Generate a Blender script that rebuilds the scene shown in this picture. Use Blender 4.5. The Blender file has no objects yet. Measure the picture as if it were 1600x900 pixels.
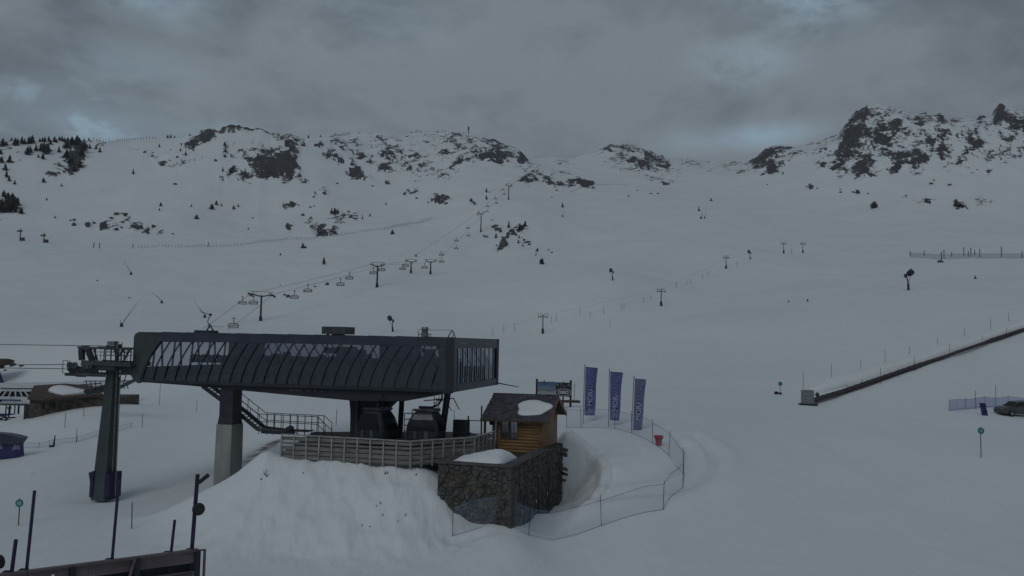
import bpy, bmesh, math, random
import numpy as np
from mathutils import Vector, Matrix
R = math.radians
scn = bpy.context.scene
col = scn.collection
CZ = 12.0                      # camera height above the datum
F_PX = 1300.0; PITCH = math.atan(87/1300.0); ROLL = R(1.1)

# ---------------------------------------------------------------- camera
cam_d = bpy.data.cameras.new('camera'); cam = bpy.data.objects.new('camera', cam_d); col.objects.link(cam)
cam_d.sensor_width = 36; cam_d.lens = 36*F_PX/1600; cam_d.clip_start = .1; cam_d.clip_end = 60000
camR = Matrix.Rotation(math.pi/2+PITCH, 3, 'X') @ Matrix.Rotation(ROLL, 3, 'Z')
cam.matrix_world = Matrix.Translation((0, 0, CZ)) @ camR.to_4x4()
scn.camera = cam
CAMR = np.array(camR)

# ---------------------------------------------------------------- world
def nd(nt, t, **kw):
    n = nt.nodes.new(t)
    for k, v in kw.items():
        if k.startswith('i_'):
            key = k[2:]; key = int(key) if key.isdigit() else key.replace('_', ' ')
            n.inputs[key].default_value = v
        else: setattr(n, k, v)
    return n
SUN_EL, SUN_AZ = 38, 205       # azimuth clockwise from +Y (behind the camera, to its left)
w = bpy.data.worlds.new('World'); scn.world = w; w.use_nodes = True
nt = w.node_tree; nt.nodes.clear(); L = nt.links.new
out = nd(nt, 'ShaderNodeOutputWorld'); bg = nd(nt, 'ShaderNodeBackground', i_Strength=1.0); L(bg.outputs[0], out.inputs[0])
sky = nd(nt, 'ShaderNodeTexSky', sky_type='NISHITA', sun_disc=False, sun_elevation=R(SUN_EL), sun_rotation=R(SUN_AZ), altitude=2200)
skm = nd(nt, 'ShaderNodeVectorMath', operation='SCALE'); skm.inputs[3].default_value = .075; L(sky.outputs[0], skm.inputs[0])
tc = nd(nt, 'ShaderNodeTexCoord')
mp = nd(nt, 'ShaderNodeMapping'); mp.inputs['Scale'].default_value = (1, 1, 2.0); L(tc.outputs['Generated'], mp.inputs[0])
n1 = nd(nt, 'ShaderNodeTexNoise', i_Scale=2.6, i_Detail=8.0, i_Roughness=.57, i_Distortion=.15); L(mp.outputs[0], n1.inputs[0])
n2 = nd(nt, 'ShaderNodeTexNoise', i_Scale=7.5, i_Detail=9.0, i_Roughness=.62, i_Distortion=.25); L(mp.outputs[0], n2.inputs[0])
cr = nd(nt, 'ShaderNodeValToRGB'); cmb = nd(nt, 'ShaderNodeMath', operation='MULTIPLY_ADD'); cmb.inputs[1].default_value = .45; L(n2.outputs[0], cmb.inputs[0])
half = nd(nt, 'ShaderNodeMath', operation='MULTIPLY_ADD'); half.inputs[1].default_value = .95; half.inputs[2].default_value = -.20; L(n1.outputs[0], half.inputs[0]); L(half.outputs[0], cmb.inputs[2])
szp = nd(nt, 'ShaderNodeSeparateXYZ'); L(tc.outputs['Generated'], szp.inputs[0])     # thinner, paler cloud low over the ridges
low = nd(nt, 'ShaderNodeMapRange', interpolation_type='SMOOTHSTEP'); low.inputs[1].default_value = .42; low.inputs[2].default_value = .24; low.inputs[3].default_value = 0; low.inputs[4].default_value = .12; L(szp.outputs[2], low.inputs[0])
cmb2 = nd(nt, 'ShaderNodeMath', operation='ADD'); L(cmb.outputs[0], cmb2.inputs[0]); L(low.outputs[0], cmb2.inputs[1]); L(cmb2.outputs[0], cr.inputs[0])
SKY_A, SKY_B = (.168, .212, .260, 1), (.325, .378, .428, 1)
cr.color_ramp.elements[0].position = .38; cr.color_ramp.elements[0].color = SKY_A
cr.color_ramp.elements[1].position = .62; cr.color_ramp.elements[1].color = SKY_B
# openings in the cloud: directions (azimuth, elevation) and size
def dirv(az, el): return (math.sin(az)*math.cos(el), math.cos(az)*math.cos(el), math.sin(el))
def pixdir(u, v):
    d = CAMR @ np.array([(u-800)/F_PX, (450-v)/F_PX, -1.0]); return d/np.linalg.norm(d)
acc = None
def opening(u, v, ru, rv, amt):
    """soft elongated opening in the overcast around a direction of the sky"""
    global acc
    d = pixdir(u, v); az = math.atan2(d[0], d[1]); el = math.asin(d[2])
    sb = nd(nt, 'ShaderNodeVectorMath', operation='SUBTRACT'); sb.inputs[1].default_value = dirv(az, el); L(tc.outputs['Generated'], sb.inputs[0])
    rt = nd(nt, 'ShaderNodeVectorRotate', rotation_type='Z_AXIS'); rt.inputs['Angle'].default_value = az; L(sb.outputs[0], rt.inputs[0])
    sc = nd(nt, 'ShaderNodeVectorMath', operation='MULTIPLY'); sc.inputs[1].default_value = (F_PX/ru, 1, F_PX/rv); L(rt.outputs[0], sc.inputs[0])
    ln = nd(nt, 'ShaderNodeVectorMath', operation='LENGTH'); L(sc.outputs[0], ln.inputs[0])
    mr = nd(nt, 'ShaderNodeMapRange', interpolation_type='SMOOTHSTEP'); mr.inputs[1].default_value = 1.5; mr.inputs[2].default_value = 0; mr.inputs[3].default_value = 0; mr.inputs[4].default_value = amt
    L(ln.outputs['Value'], mr.inputs[0])
    if acc is None: acc = mr.outputs[0]
    else:
        mx = nd(nt, 'ShaderNodeMath', operation='MAXIMUM'); L(acc, mx.inputs[0]); L(mr.outputs[0], mx.inputs[1]); acc = mx.outputs[0]
for o in [(150, 192, 125, 36, 1.5), (75, 160, 70, 40, 1.0), (290, 206, 110, 20, 1.0), (30, 205, 45, 25, .0),
          (250, -15, 90, 40, .85), (1260, -5, 110, 48, .85), (1160, 95, 80, 40, .6), (1195, 212, 90, 22, .75), (1090, 222, 80, 20, .35),
          (560, 30, 160, 60, .22), (200, 110, 120, 40, .3)]:
    if o[4] > 0: opening(*o)
ms = nd(nt, 'ShaderNodeMapRange'); ms.inputs[1].default_value = .40; ms.inputs[2].default_value = .56; ms.inputs[3].default_value = .32; ms.inputs[4].default_value = 1.35; L(n2.outputs[0], ms.inputs[0])
mm = nd(nt, 'ShaderNodeMath', operation='MULTIPLY', use_clamp=True); L(acc, mm.inputs[0]); L(ms.outputs[0], mm.inputs[1])
mx = nd(nt, 'ShaderNodeMixRGB'); L(mm.outputs[0], mx.inputs[0]); L(cr.outputs[0], mx.inputs[1])
thin = nd(nt, 'ShaderNodeMixRGB', i_0=.78); thin.inputs[2].default_value = (.50, .68, .80, 1); L(skm.outputs[0], thin.inputs[1]); L(thin.outputs[0], mx.inputs[2])
L(mx.outputs[0], bg.inputs[0])
# sun behind thick cloud
sd = bpy.data.lights.new('sun', 'SUN'); sd.energy = 0.8; sd.angle = R(35); sd.color = (1, .98, .96)
so = bpy.data.objects.new('sun', sd); col.objects.link(so)
so.rotation_euler = (R(90-SUN_EL), 0, math.pi-R(SUN_AZ)); so.location = (-40, -60, 80)
scn.view_settings.view_transform = 'Standard'; scn.view_settings.look = 'None'; scn.view_settings.gamma = 1
scn.view_settings.exposure = -0.76

# ---------------------------------------------------------------- materials
def mat(name, c, rough=.6, metal=0., var=.12, vs=3., bump=0., bs=20., spec=.4, stretch=None, c2=None):
    m = bpy.data.materials.new(name); m.use_nodes = True; t = m.node_tree; p = t.nodes['Principled BSDF']
    p.inputs['Roughness'].default_value = rough; p.inputs['Metallic'].default_value = metal; p.inputs['Specular IOR Level'].default_value = spec
    co = nd(t, 'ShaderNodeTexCoord'); src = co.outputs['Object']
    if stretch:
        q = nd(t, 'ShaderNodeMapping'); q.inputs['Scale'].default_value = stretch; t.links.new(src, q.inputs[0]); src = q.outputs[0]
    n = nd(t, 'ShaderNodeTexNoise', i_Scale=vs, i_Detail=6.0, i_Roughness=.6); t.links.new(src, n.inputs[0])
    r = nd(t, 'ShaderNodeValToRGB'); t.links.new(n.outputs[0], r.inputs[0])
    lo = [x*(1-var*2) for x in c]; hi = [min(1, x*(1+var*2)) for x in c] if c2 is None else c2
    r.color_ramp.elements[0].position = .3; r.color_ramp.elements[0].color = (*lo, 1)
    r.color_ramp.elements[1].position = .7; r.color_ramp.elements[1].color = (*hi, 1)
    t.links.new(r.outputs[0], p.inputs['Base Color'])
    if bump:
        b = nd(t, 'ShaderNodeBump', i_Strength=bump, i_Distance=.05); n3 = nd(t, 'ShaderNodeTexNoise', i_Scale=bs, i_Detail=5.0)
        t.links.new(src, n3.inputs[0]); t.links.new(n3.outputs[0], b.inputs['Height']); t.links.new(b.outputs[0], p.inputs['Normal'])
    return m
M = {}
M['dark_steel'] = mat('dark_steel', (.030, .036, .048), .5, .3, .2, 1.5)
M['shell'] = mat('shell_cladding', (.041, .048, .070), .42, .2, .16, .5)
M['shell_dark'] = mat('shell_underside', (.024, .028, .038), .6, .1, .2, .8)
M['galv'] = mat('galvanised_steel', (.22, .235, .25), .5, .6, .2, 4)
M['grey_steel'] = mat('weathered_grey_steel', (.075, .088, .098), .55, .3, .22, 1.2)
M['green_steel'] = mat('green_grey_tower_paint', (.050, .066, .068), .55, .1, .2, .6, stretch=(1, 1, .3))
M['concrete'] = mat('concrete', (.24, .25, .245), .9, 0, .16, .8, .3, 12, stretch=(1, 1, .35))
M['boards'] = mat('weathered_grey_boards', (.175, .175, .160), .85, 0, .22, 2.2, .3, 14, stretch=(.5, .5, 3))
M['rail_paint'] = mat('pale_grey_post_paint', (.29, .30, .295), .6, .1, .15, 3)
M['deck'] = mat('dark_wet_decking', (.055, .055, .06), .6, 0, .25, 1.5)
M['log'] = mat('varnished_log_wood', (.225, .135, .060), .6, 0, .2, 1.5, .3, 16, stretch=(.5, .5, 5))
M['log_red'] = mat('red_brown_corner_wood', (.15, .075, .040), .6, 0, .25, 2)
M['shingle'] = mat('slate_shingles', (.060, .057, .072), .65, 0, .35, 2.5, .3, 10)
M['mortar'] = mat('dark_mortar', (.052, .051, .048), .95, 0, .2, 3, .3, 20)
M['stone_a'] = mat('grey_brown_field_stone', (.085, .083, .076), .9, 0, .35, 1.7, .4, 12)
M['stone_b'] = mat('rust_field_stone', (.088, .078, .062), .9, 0, .35, 1.7, .4, 12)
M['stone_c'] = mat('dark_field_stone', (.066, .068, .068), .9, 0, .35, 1.7, .4, 12)
M['capstone'] = mat('dark_coping_stone', (.075, .072, .075), .8, 0, .25, 1.4, .3, 12)
M['white_paint'] = mat('white_shell_paint', (.58, .60, .62), .5, 0, .08, .5)
M['navy'] = mat('navy_vinyl', (.024, .024, .115), .5, 0, .2, 1.2)
M['flag'] = mat('purple_blue_flag_cloth', (.115, .135, .31), .8, 0, .16, 1.0)
M['flag_fade'] = mat('faded_purple_flag_cloth', (.15, .165, .27), .8, 0, .14, 1.0)
M['print'] = mat('pale_print', (.34, .37, .52), .7, 0, .08, 4)
M['print_dim'] = mat('dim_worn_print', (.16, .18, .36), .7, 0, .15, 4)
M['white'] = mat('white_print', (.7, .72, .75), .7, 0, .05, 3)
M['black'] = mat('black_rubber', (.016, .017, .020), .7, 0, .2, 3)
M['red'] = mat('red_plastic', (.32, .035, .04), .5, 0, .15, 3)
M['green'] = mat('green_marker_plastic', (.03, .20, .16), .5, 0, .15, 3)
M['wood_dark'] = mat('dark_bare_wood', (.07, .05, .04), .8, 0, .2, 3)
M['bark'] = mat('pine_bark', (.05, .038, .030), .9, 0, .2, 3)
M['pine'] = mat('pine_needles', (.022, .034, .028), .9, 0, .4, .6, c2=(.070, .082, .070))
M['rock'] = mat('mountain_rock', (.040, .040, .043), .9, 0, .4, .25, .5, 1.2, c2=(.115, .110, .108))
M['fascia'] = mat('brown_painted_fascia', (.12, .095, .11), .45, .2, .15, 1.2, stretch=(1, 1, 3))
M['pole_purple'] = mat('dark_blue_pole', (.024, .020, .062), .45, .2, .15, 3)
M['car'] = mat('grey_car_paint', (.085, .085, .09), .35, .5, .12, 2)
M['belt'] = mat('dark_red_conveyor_edge', (.046, .022, .030), .7, 0, .25, .6)
M['twig'] = mat('dry_brown_twigs', (.055, .05, .045), .9, 0, .2, 3)
def glass(name, tint, gl=.12, gcol=(.5, .55, .65)):
    m = bpy.data.materials.new(name); m.use_nodes = True; t = m.node_tree; t.nodes.clear()
    o = nd(t, 'ShaderNodeOutputMaterial'); a = nd(t, 'ShaderNodeBsdfTransparent'); a.inputs[0].default_value = (*tint, 1)
    g = nd(t, 'ShaderNodeBsdfGlossy', i_Roughness=.18); g.inputs[0].default_value = (*gcol, 1)
    x = nd(t, 'ShaderNodeMixShader', i_0=gl); co = nd(t, 'ShaderNodeTexCoord'); n = nd(t, 'ShaderNodeTexNoise', i_Scale=1.3, i_Detail=4.0)
    mr = nd(t, 'ShaderNodeMapRange'); mr.inputs[3].default_value = gl*.5; mr.inputs[4].default_value = gl*1.6
    t.links.new(co.outputs['Object'], n.inputs[0]); t.links.new(n.outputs[0], mr.inputs[0]); t.links.new(mr.outputs[0], x.inputs[0])
    t.links.new(a.outputs[0], x.inputs[1]); t.links.new(g.outputs[0], x.inputs[2]); t.links.new(x.outputs[0], o.inputs[0]); return m
M['glass'] = glass('smoked_glass', (.56, .55, .61), .16)
M['glass_side'] = glass('smoked_side_glass', (.74, .73, .76), .48)
M['cab_glass'] = glass('dark_cabin_glass', (.07, .075, .10), .06)
M['win_glass'] = glass('window_glass', (.72, .78, .82), .25, (.8, .85, .9))
def net(name, c, cov):
    m = mat(name, c, .8, 0, .15, 2); t = m.node_tree; p = t.nodes['Principled BSDF']; o = t.nodes['Material Output']
    tr = nd(t, 'ShaderNodeBsdfTransparent'); x = nd(t, 'ShaderNodeMixShader', i_0=cov)
    t.links.new(tr.outputs[0], x.inputs[1]); t.links.new(p.outputs[0], x.inputs[2]); t.links.new(x.outputs[0], o.inputs[0]); return m
M['net'] = net('blue_safety_netting', (.36, .45, .60), .13)
M['cord'] = mat('pale_blue_cord', (.12, .17, .27), .8, 0, .1, 2)
M['net_dense'] = net('dense_blue_banner_net', (.22, .26, .50), .55)
M['net_grey'] = net('grey_green_netting', (.16, .20, .21), .38)
M['net_faint'] = net('faint_grey_netting', (.16, .24, .36), .13)

# snow: near clumps, groomed grain; rock shows where the vertex attribute says bare
def snow_mat():
    m = bpy.data.materials.new('snow_and_rock'); m.use_nodes = True; t = m.node_tree; p = t.nodes['Principled BSDF']; K = t.links.new
    co = nd(t, 'ShaderNodeTexCoord'); ob = co.outputs['Object']
    at = nd(t, 'ShaderNodeAttribute', attribute_name='rock')
    q = nd(t, 'ShaderNodeMapping'); q.inputs['Scale'].default_value = (1, .35, 1.0); q.inputs['Rotation'].default_value = (0, .5, 0); K(ob, q.inputs[0])
    nz = nd(t, 'ShaderNodeTexNoise', i_Scale=.36, i_Detail=6.0, i_Roughness=.75); K(q.outputs[0], nz.inputs[0])
    ad = nd(t, 'ShaderNodeMath', operation='MULTIPLY_ADD'); ad.inputs[1].default_value = 2.3; ad.inputs[2].default_value = -1.15; K(nz.outputs[0], ad.inputs[0])
    sm = nd(t, 'ShaderNodeMath', operation='ADD'); K(ad.outputs[0], sm.inputs[0]); K(at.outputs['Fac'], sm.inputs[1])
    mr = nd(t, 'ShaderNodeMapRange', interpolation_type='SMOOTHSTEP'); mr.inputs[1].default_value = .47; mr.inputs[2].default_value = .56; K(sm.outputs[0], mr.inputs[0])
    rn = nd(t, 'ShaderNodeTexNoise', i_Scale=.5, i_Detail=6.0, i_Roughness=.7); K(ob, rn.inputs[0])
    rc = nd(t, 'ShaderNodeValToRGB'); K(rn.outputs[0], rc.inputs[0])
    rc.color_ramp.elements[0].position = .3; rc.color_ramp.elements[0].color = (.020, .021, .027, 1)
    rc.color_ramp.elements[1].position = .75; rc.color_ramp.elements[1].color = (.10, .098, .10, 1)
    s1 = nd(t, 'ShaderNodeTexNoise', i_Scale=.035, i_Detail=6.0, i_Roughness=.55); K(ob, s1.inputs[0])
    sc = nd(t, 'ShaderNodeValToRGB'); K(s1.outputs[0], sc.inputs[0])
    sc.color_ramp.elements[0].position = .3; sc.color_ramp.elements[0].color = (.69, .745, .77, 1)
    sc.color_ramp.elements[1].position = .7; sc.color_ramp.elements[1].color = (.76, .795, .815, 1)
    q3 = nd(t, 'ShaderNodeMapping'); q3.inputs['Scale'].default_value = (.9, .05, .9); q3.inputs['Rotation'].default_value = (0, 0, .28); K(ob, q3.inputs[0])
    sw = nd(t, 'ShaderNodeTexNoise', i_Scale=.55, i_Detail=5.0, i_Roughness=.65); K(q3.outputs[0], sw.inputs[0])      # wind and groomer streaks
    swr = nd(t, 'ShaderNodeMapRange'); swr.inputs[1].default_value = .35; swr.inputs[2].default_value = .7; swr.inputs[3].default_value = .0; swr.inputs[4].default_value = .16; K(sw.outputs[0], swr.inputs[0])
    sx = nd(t, 'ShaderNodeMixRGB'); sx.inputs[2].default_value = (.58, .64, .68, 1); K(swr.outputs[0], sx.inputs[0]); K(sc.outputs[0], sx.inputs[1]); sc = sx
    dt = nd(t, 'ShaderNodeAttribute', attribute_name='dirt_and_shade')  # bare soil and ruts, plus shade painted on the cut bank
    dm = nd(t, 'ShaderNodeMixRGB'); dm.inputs[2].default_value = (.16, .15, .14, 1); K(dt.outputs['Fac'], dm.inputs[0]); K(sc.outputs[0], dm.inputs[1])
    cm = nd(t, 'ShaderNodeMixRGB'); K(mr.outputs[0], cm.inputs[0]); K(dm.outputs[0], cm.inputs[1]); K(rc.outputs[0], cm.inputs[2])
    K(cm.outputs[0], p.inputs['Base Color']); p.inputs['Roughness'].default_value = .75; p.inputs['Specular IOR Level'].default_value = .2
    # relief: broad groomer passes plus small crust lumps
    q2 = nd(t, 'ShaderNodeMapping'); q2.inputs['Scale'].default_value = (1, .3, 1); q2.inputs['Rotation'].default_value = (0, 0, .35); K(ob, q2.inputs[0])
    g1 = nd(t, 'ShaderNodeTexNoise', i_Scale=.25, i_Detail=8.0, i_Roughness=.62); K(q2.outputs[0], g1.inputs[0])
    g2 = nd(t, 'ShaderNodeTexNoise', i_Scale=2.6, i_Detail=5.0, i_Roughness=.6); K(ob, g2.inputs[0])
    b1 = nd(t, 'ShaderNodeBump', i_Strength=.55, i_Distance=.5); K(g1.outputs[0], b1.inputs['Height'])
    b2 = nd(t, 'ShaderNodeBump', i_Strength=.30, i_Distance=.12); K(g2.outputs[0], b2.inputs['Height']); K(b1.outputs[0], b2.inputs['Normal'])
    K(b2.outputs[0], p.inputs['Normal']); return m
M['snow'] = snow_mat()
M['loose_snow'] = mat('loose_snow', (.74, .775, .795), .8, 0, .03, 1.5, .5, 6, .2)
# photo-like landscape print of the billboard
def print_mat():
    m = bpy.data.materials.new('landscape_print'); m.use_nodes = True; t = m.node_tree; p = t.nodes['Principled BSDF']; K = t.links.new
    co = nd(t, 'ShaderNodeTexCoord'); sp = nd(t, 'ShaderNodeSeparateXYZ'); K(co.outputs['Generated'], sp.inputs[0])
    n = nd(t, 'ShaderNodeTexNoise', i_Scale=5.0, i_Detail=5.0); K(co.outputs['Generated'], n.inputs[0])
    a = nd(t, 'ShaderNodeMath', operation='MULTIPLY_ADD'); a.inputs[1].default_value = .5; K(n.outputs[0], a.inputs[0]); K(sp.outputs[2], a.inputs[2])
    r = nd(t, 'ShaderNodeValToRGB'); K(a.outputs[0], r.inputs[0]); e = r.color_ramp.elements
    e[0].position = .35; e[0].color = (.30, .33, .36, 1); e[1].position = 1.15 if False else 1.0; e[1].color = (.07, .13, .24, 1)
    x = e.new(.55); x.color = (.24, .28, .30, 1); x = e.new(.68); x.color = (.09, .13, .14, 1); x = e.new(.8); x.color = (.16, .22, .27, 1)
    K(r.outputs[0], p.inputs['Base Color']); p.inputs['Roughness'].default_value = .5; return m
M['landscape'] = print_mat()

# ---------------------------------------------------------------- terrain
def ray(u, v):
    d = CAMR @ np.array([(u-800)/F_PX, (450-v)/F_PX, -1.0])
    return math.atan2(d[0], d[1]), d[2]/math.hypot(d[0], d[1])
def project(az, T):            # direction -> photo coordinates, used to look up where the mapped rocks lie
    dx, dy, dz = np.sin(az), np.cos(az), T
    c = CAMR.T @ np.array([dx, dy, dz]).reshape(3, -1)
    f = np.maximum(-c[2], 1e-3)
    return (800+F_PX*c[0]/f).reshape(np.shape(az)), (450-F_PX*c[1]/f).reshape(np.shape(az))
def lattice(ix, iy, s):
    h = (ix.astype(np.int64)*374761393 + iy.astype(np.int64)*668265263 + s*1442695041) & 0xffffffff
    h = ((h ^ (h >> 13))*1274126177) & 0xffffffff
    return ((h ^ (h >> 16)) & 0xffff)/65535.0
def vnoise(x, y, s=0):
    ix, iy = np.floor(x), np.floor(y); fx, fy = x-ix, y-iy; fx = fx*fx*(3-2*fx); fy = fy*fy*(3-2*fy)
    a, b = lattice(ix, iy, s), lattice(ix+1, iy, s); c, d = lattice(ix, iy+1, s), lattice(ix+1, iy+1, s)
    return (a*(1-fx)+b*fx)*(1-fy)+(c*(1-fx)+d*fx)*fy
def fbm(x, y, o=4, s=0):
    r = 0; a = .5; n = 0
    for k in range(o): r = r+a*vnoise(x*2**k, y*2**k, s+k); n += a; a *= .5
    return r/n
def sstep(a, b, x):
    t = np.clip((x-a)/(b-a), 0, 1); return t*t*(3-2*t)
# surveyed ground points: (u, v, distance)
CTRL = [(-200,905,39),(0,903,39),(400,898,40),(800,898,40),(1200,895,41),(1600,890,42),(1850,890,42),
 (160,773,58),(30,820,49.5),(-200,775,60),(0,718,75),(70,708,76),(0,662,100),(150,634,104),(60,690,85),(-200,668,110),(-100,665,105),(0,628,160),(200,618,150),(60,642,112),(300,636,115),(300,690,85),(250,760,62),(345,752,60),
 (805,832,45),(708,838,46.5),(826,838,46.5),(940,822,48),(1036,797,50),(1068,762,53.5),(1043,697,60),(1200,800,50),(1600,800,52),(1850,800,53),
 (860,772,53),(875,762,57),(940,737,55),(990,673,66),(912,662,70),(1000,640,80),(1532,715,63),(1260,632,100),(1350,634,100),(1600,648,95),(1850,640,97),(1450,650,90),
 (1600,580,125),(1600,517,150),(1450,573,122),(1850,480,160),(1000,600,120),(800,640,85),(600,650,80),(500,640,95),(900,628,95),
 (1200,560,160),(1000,560,170),(700,560,170),(500,555,170),(300,545,170),(100,550,180),(-200,545,180),
 (847,521,236),(1032,477,270),(1133,422,390),(1224,397,460),(1253,394,470),(1419,452,210),(957,436,290),(1171,406,400),(613,518,230),(1100,500,215),(1300,480,215),(1600,455,225),(1850,440,230),
 (408,503,290),(590,450,340),(643,428,420),(672,430,415),(751,363,560),(794,314,640),(500,512,240),(300,515,240),(100,500,280),(-200,490,280),
 (0,450,340),(0,382,480),(200,440,380),(200,388,520),(-200,380,480),(100,345,650),(-200,320,650),(1600,400,430),(1440,405,420),(1850,395,430),(1300,420,380),(1300,330,700),(1450,325,680),(1600,320,680),(1850,310,680),(1600,360,550),
 (400,378,560),(400,320,740),(600,355,600),(675,342,650),(600,310,800),(780,385,520),(850,400,480),(880,320,700),(1000,300,850),(1100,325,700),(1100,370,520),(1000,400,440),(900,360,580),(1100,290,950),(1200,300,850)]
SKY = [(-420,222,950),(-200,218,950),(0,217,950),(60,217,960),(130,220,980),(200,217,1010),(250,216,1020),(280,214,1000),(300,211,970),(322,206,960),(345,203,950),(380,202,950),(410,204,950),(425,209,960),(445,209,960),(462,212,980),
 (475,216,1030),(490,215,1040),(510,213,1060),(540,212,1100),(570,206,1120),(590,206,1130),(612,210,1150),(630,214,1160),(640,210,1150),(665,206,1150),(700,205,1150),(730,207,1150),(750,213,1140),(775,222,1120),(795,230,1110),(812,238,1100),(824,247,1110),(832,248,1200),
 (860,245,1300),(890,247,1400),(910,243,1450),(925,238,1420),(942,231,1400),(960,227,1400),(980,226,1400),(1000,230,1400),(1022,238,1400),(1045,247,1420),(1070,246,1500),(1100,250,1550),(1140,252,1550),(1165,254,1450),
 (1176,250,1300),(1190,239,1250),(1205,229,1230),(1215,226,1230),(1240,227,1250),(1270,223,1260),(1295,215,1260),(1311,209,1250),(1320,197,1230),(1332,184,1220),(1345,172,1210),(1358,166,1210),(1372,162,1210),(1392,165,1220),(1410,170,1230),(1425,177,1240),(1445,175,1230),(1465,180,1220),(1476,177,1210),(1488,186,1220),(1500,186,1230),(1520,184,1210),(1535,181,1210),(1548,182,1200),(1558,170,1180),(1568,167,1170),(1582,170,1170),(1600,177,1170),(1650,185,1150),(1850,150,1150),(2100,150,1150)]
ck = []
for u, v, D in CTRL:
    az, T = ray(u, v); ck.append((az, math.log(D/math.cos(az)), T))
sk = []
for u, v, D in SKY:
    az, T = ray(u, v); sk.append((az, D, T))
    ck.append((az, math.log(D), T))
for u in (-420, -200, 0, 400, 800, 1200, 1600, 1850):
    az, _ = ray(u, 900); ck.append((az, math.log(28), -11.5/28)); ck.append((az, math.log(20), -11.6/20))
sk = np.array(sk); ck = np.array(ck)
_, ui = np.unique(np.round(ck[:, :2], 4), axis=0, return_index=True); ck = ck[ui]
def _feat(a, l): return np.stack([a*2.2, l], -1)
CP = _feat(ck[:, 0], ck[:, 1])
def _ker(A, B): return np.sqrt(((A[:, None]-B[None])**2).sum(-1)+.012)
def _cz(T, l): return T*np.exp(l)*0+T
_A = np.zeros((len(CP)+3,)*2); _A[:-3, :-3] = _ker(CP, CP)-np.eye(len(CP))*.0003; _P = np.c_[np.ones(len(CP)), CP]; _A[:-3, -3:] = _P; _A[-3:, :-3] = _P.T
# interpolate T + c/D so that the near ground stays smooth
_t0 = lambda l: -10.8*np.exp(-l)
_W = np.linalg.solve(_A, np.r_[ck[:, 2]-_t0(ck[:, 1]), 0, 0, 0])
def T_rbf(az, l):
    sh = np.shape(az); a = np.ravel(az); b = np.ravel(l); o = np.empty(len(a))
    for i in range(0, len(a), 20000):
        Q = _feat(a[i:i+20000], b[i:i+20000]); o[i:i+20000] = _ker(Q, CP) @ _W[:-3] + np.c_[np.ones(len(Q)), Q] @ _W[-3:]
    return (o+_t0(b)).reshape(sh)
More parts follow.
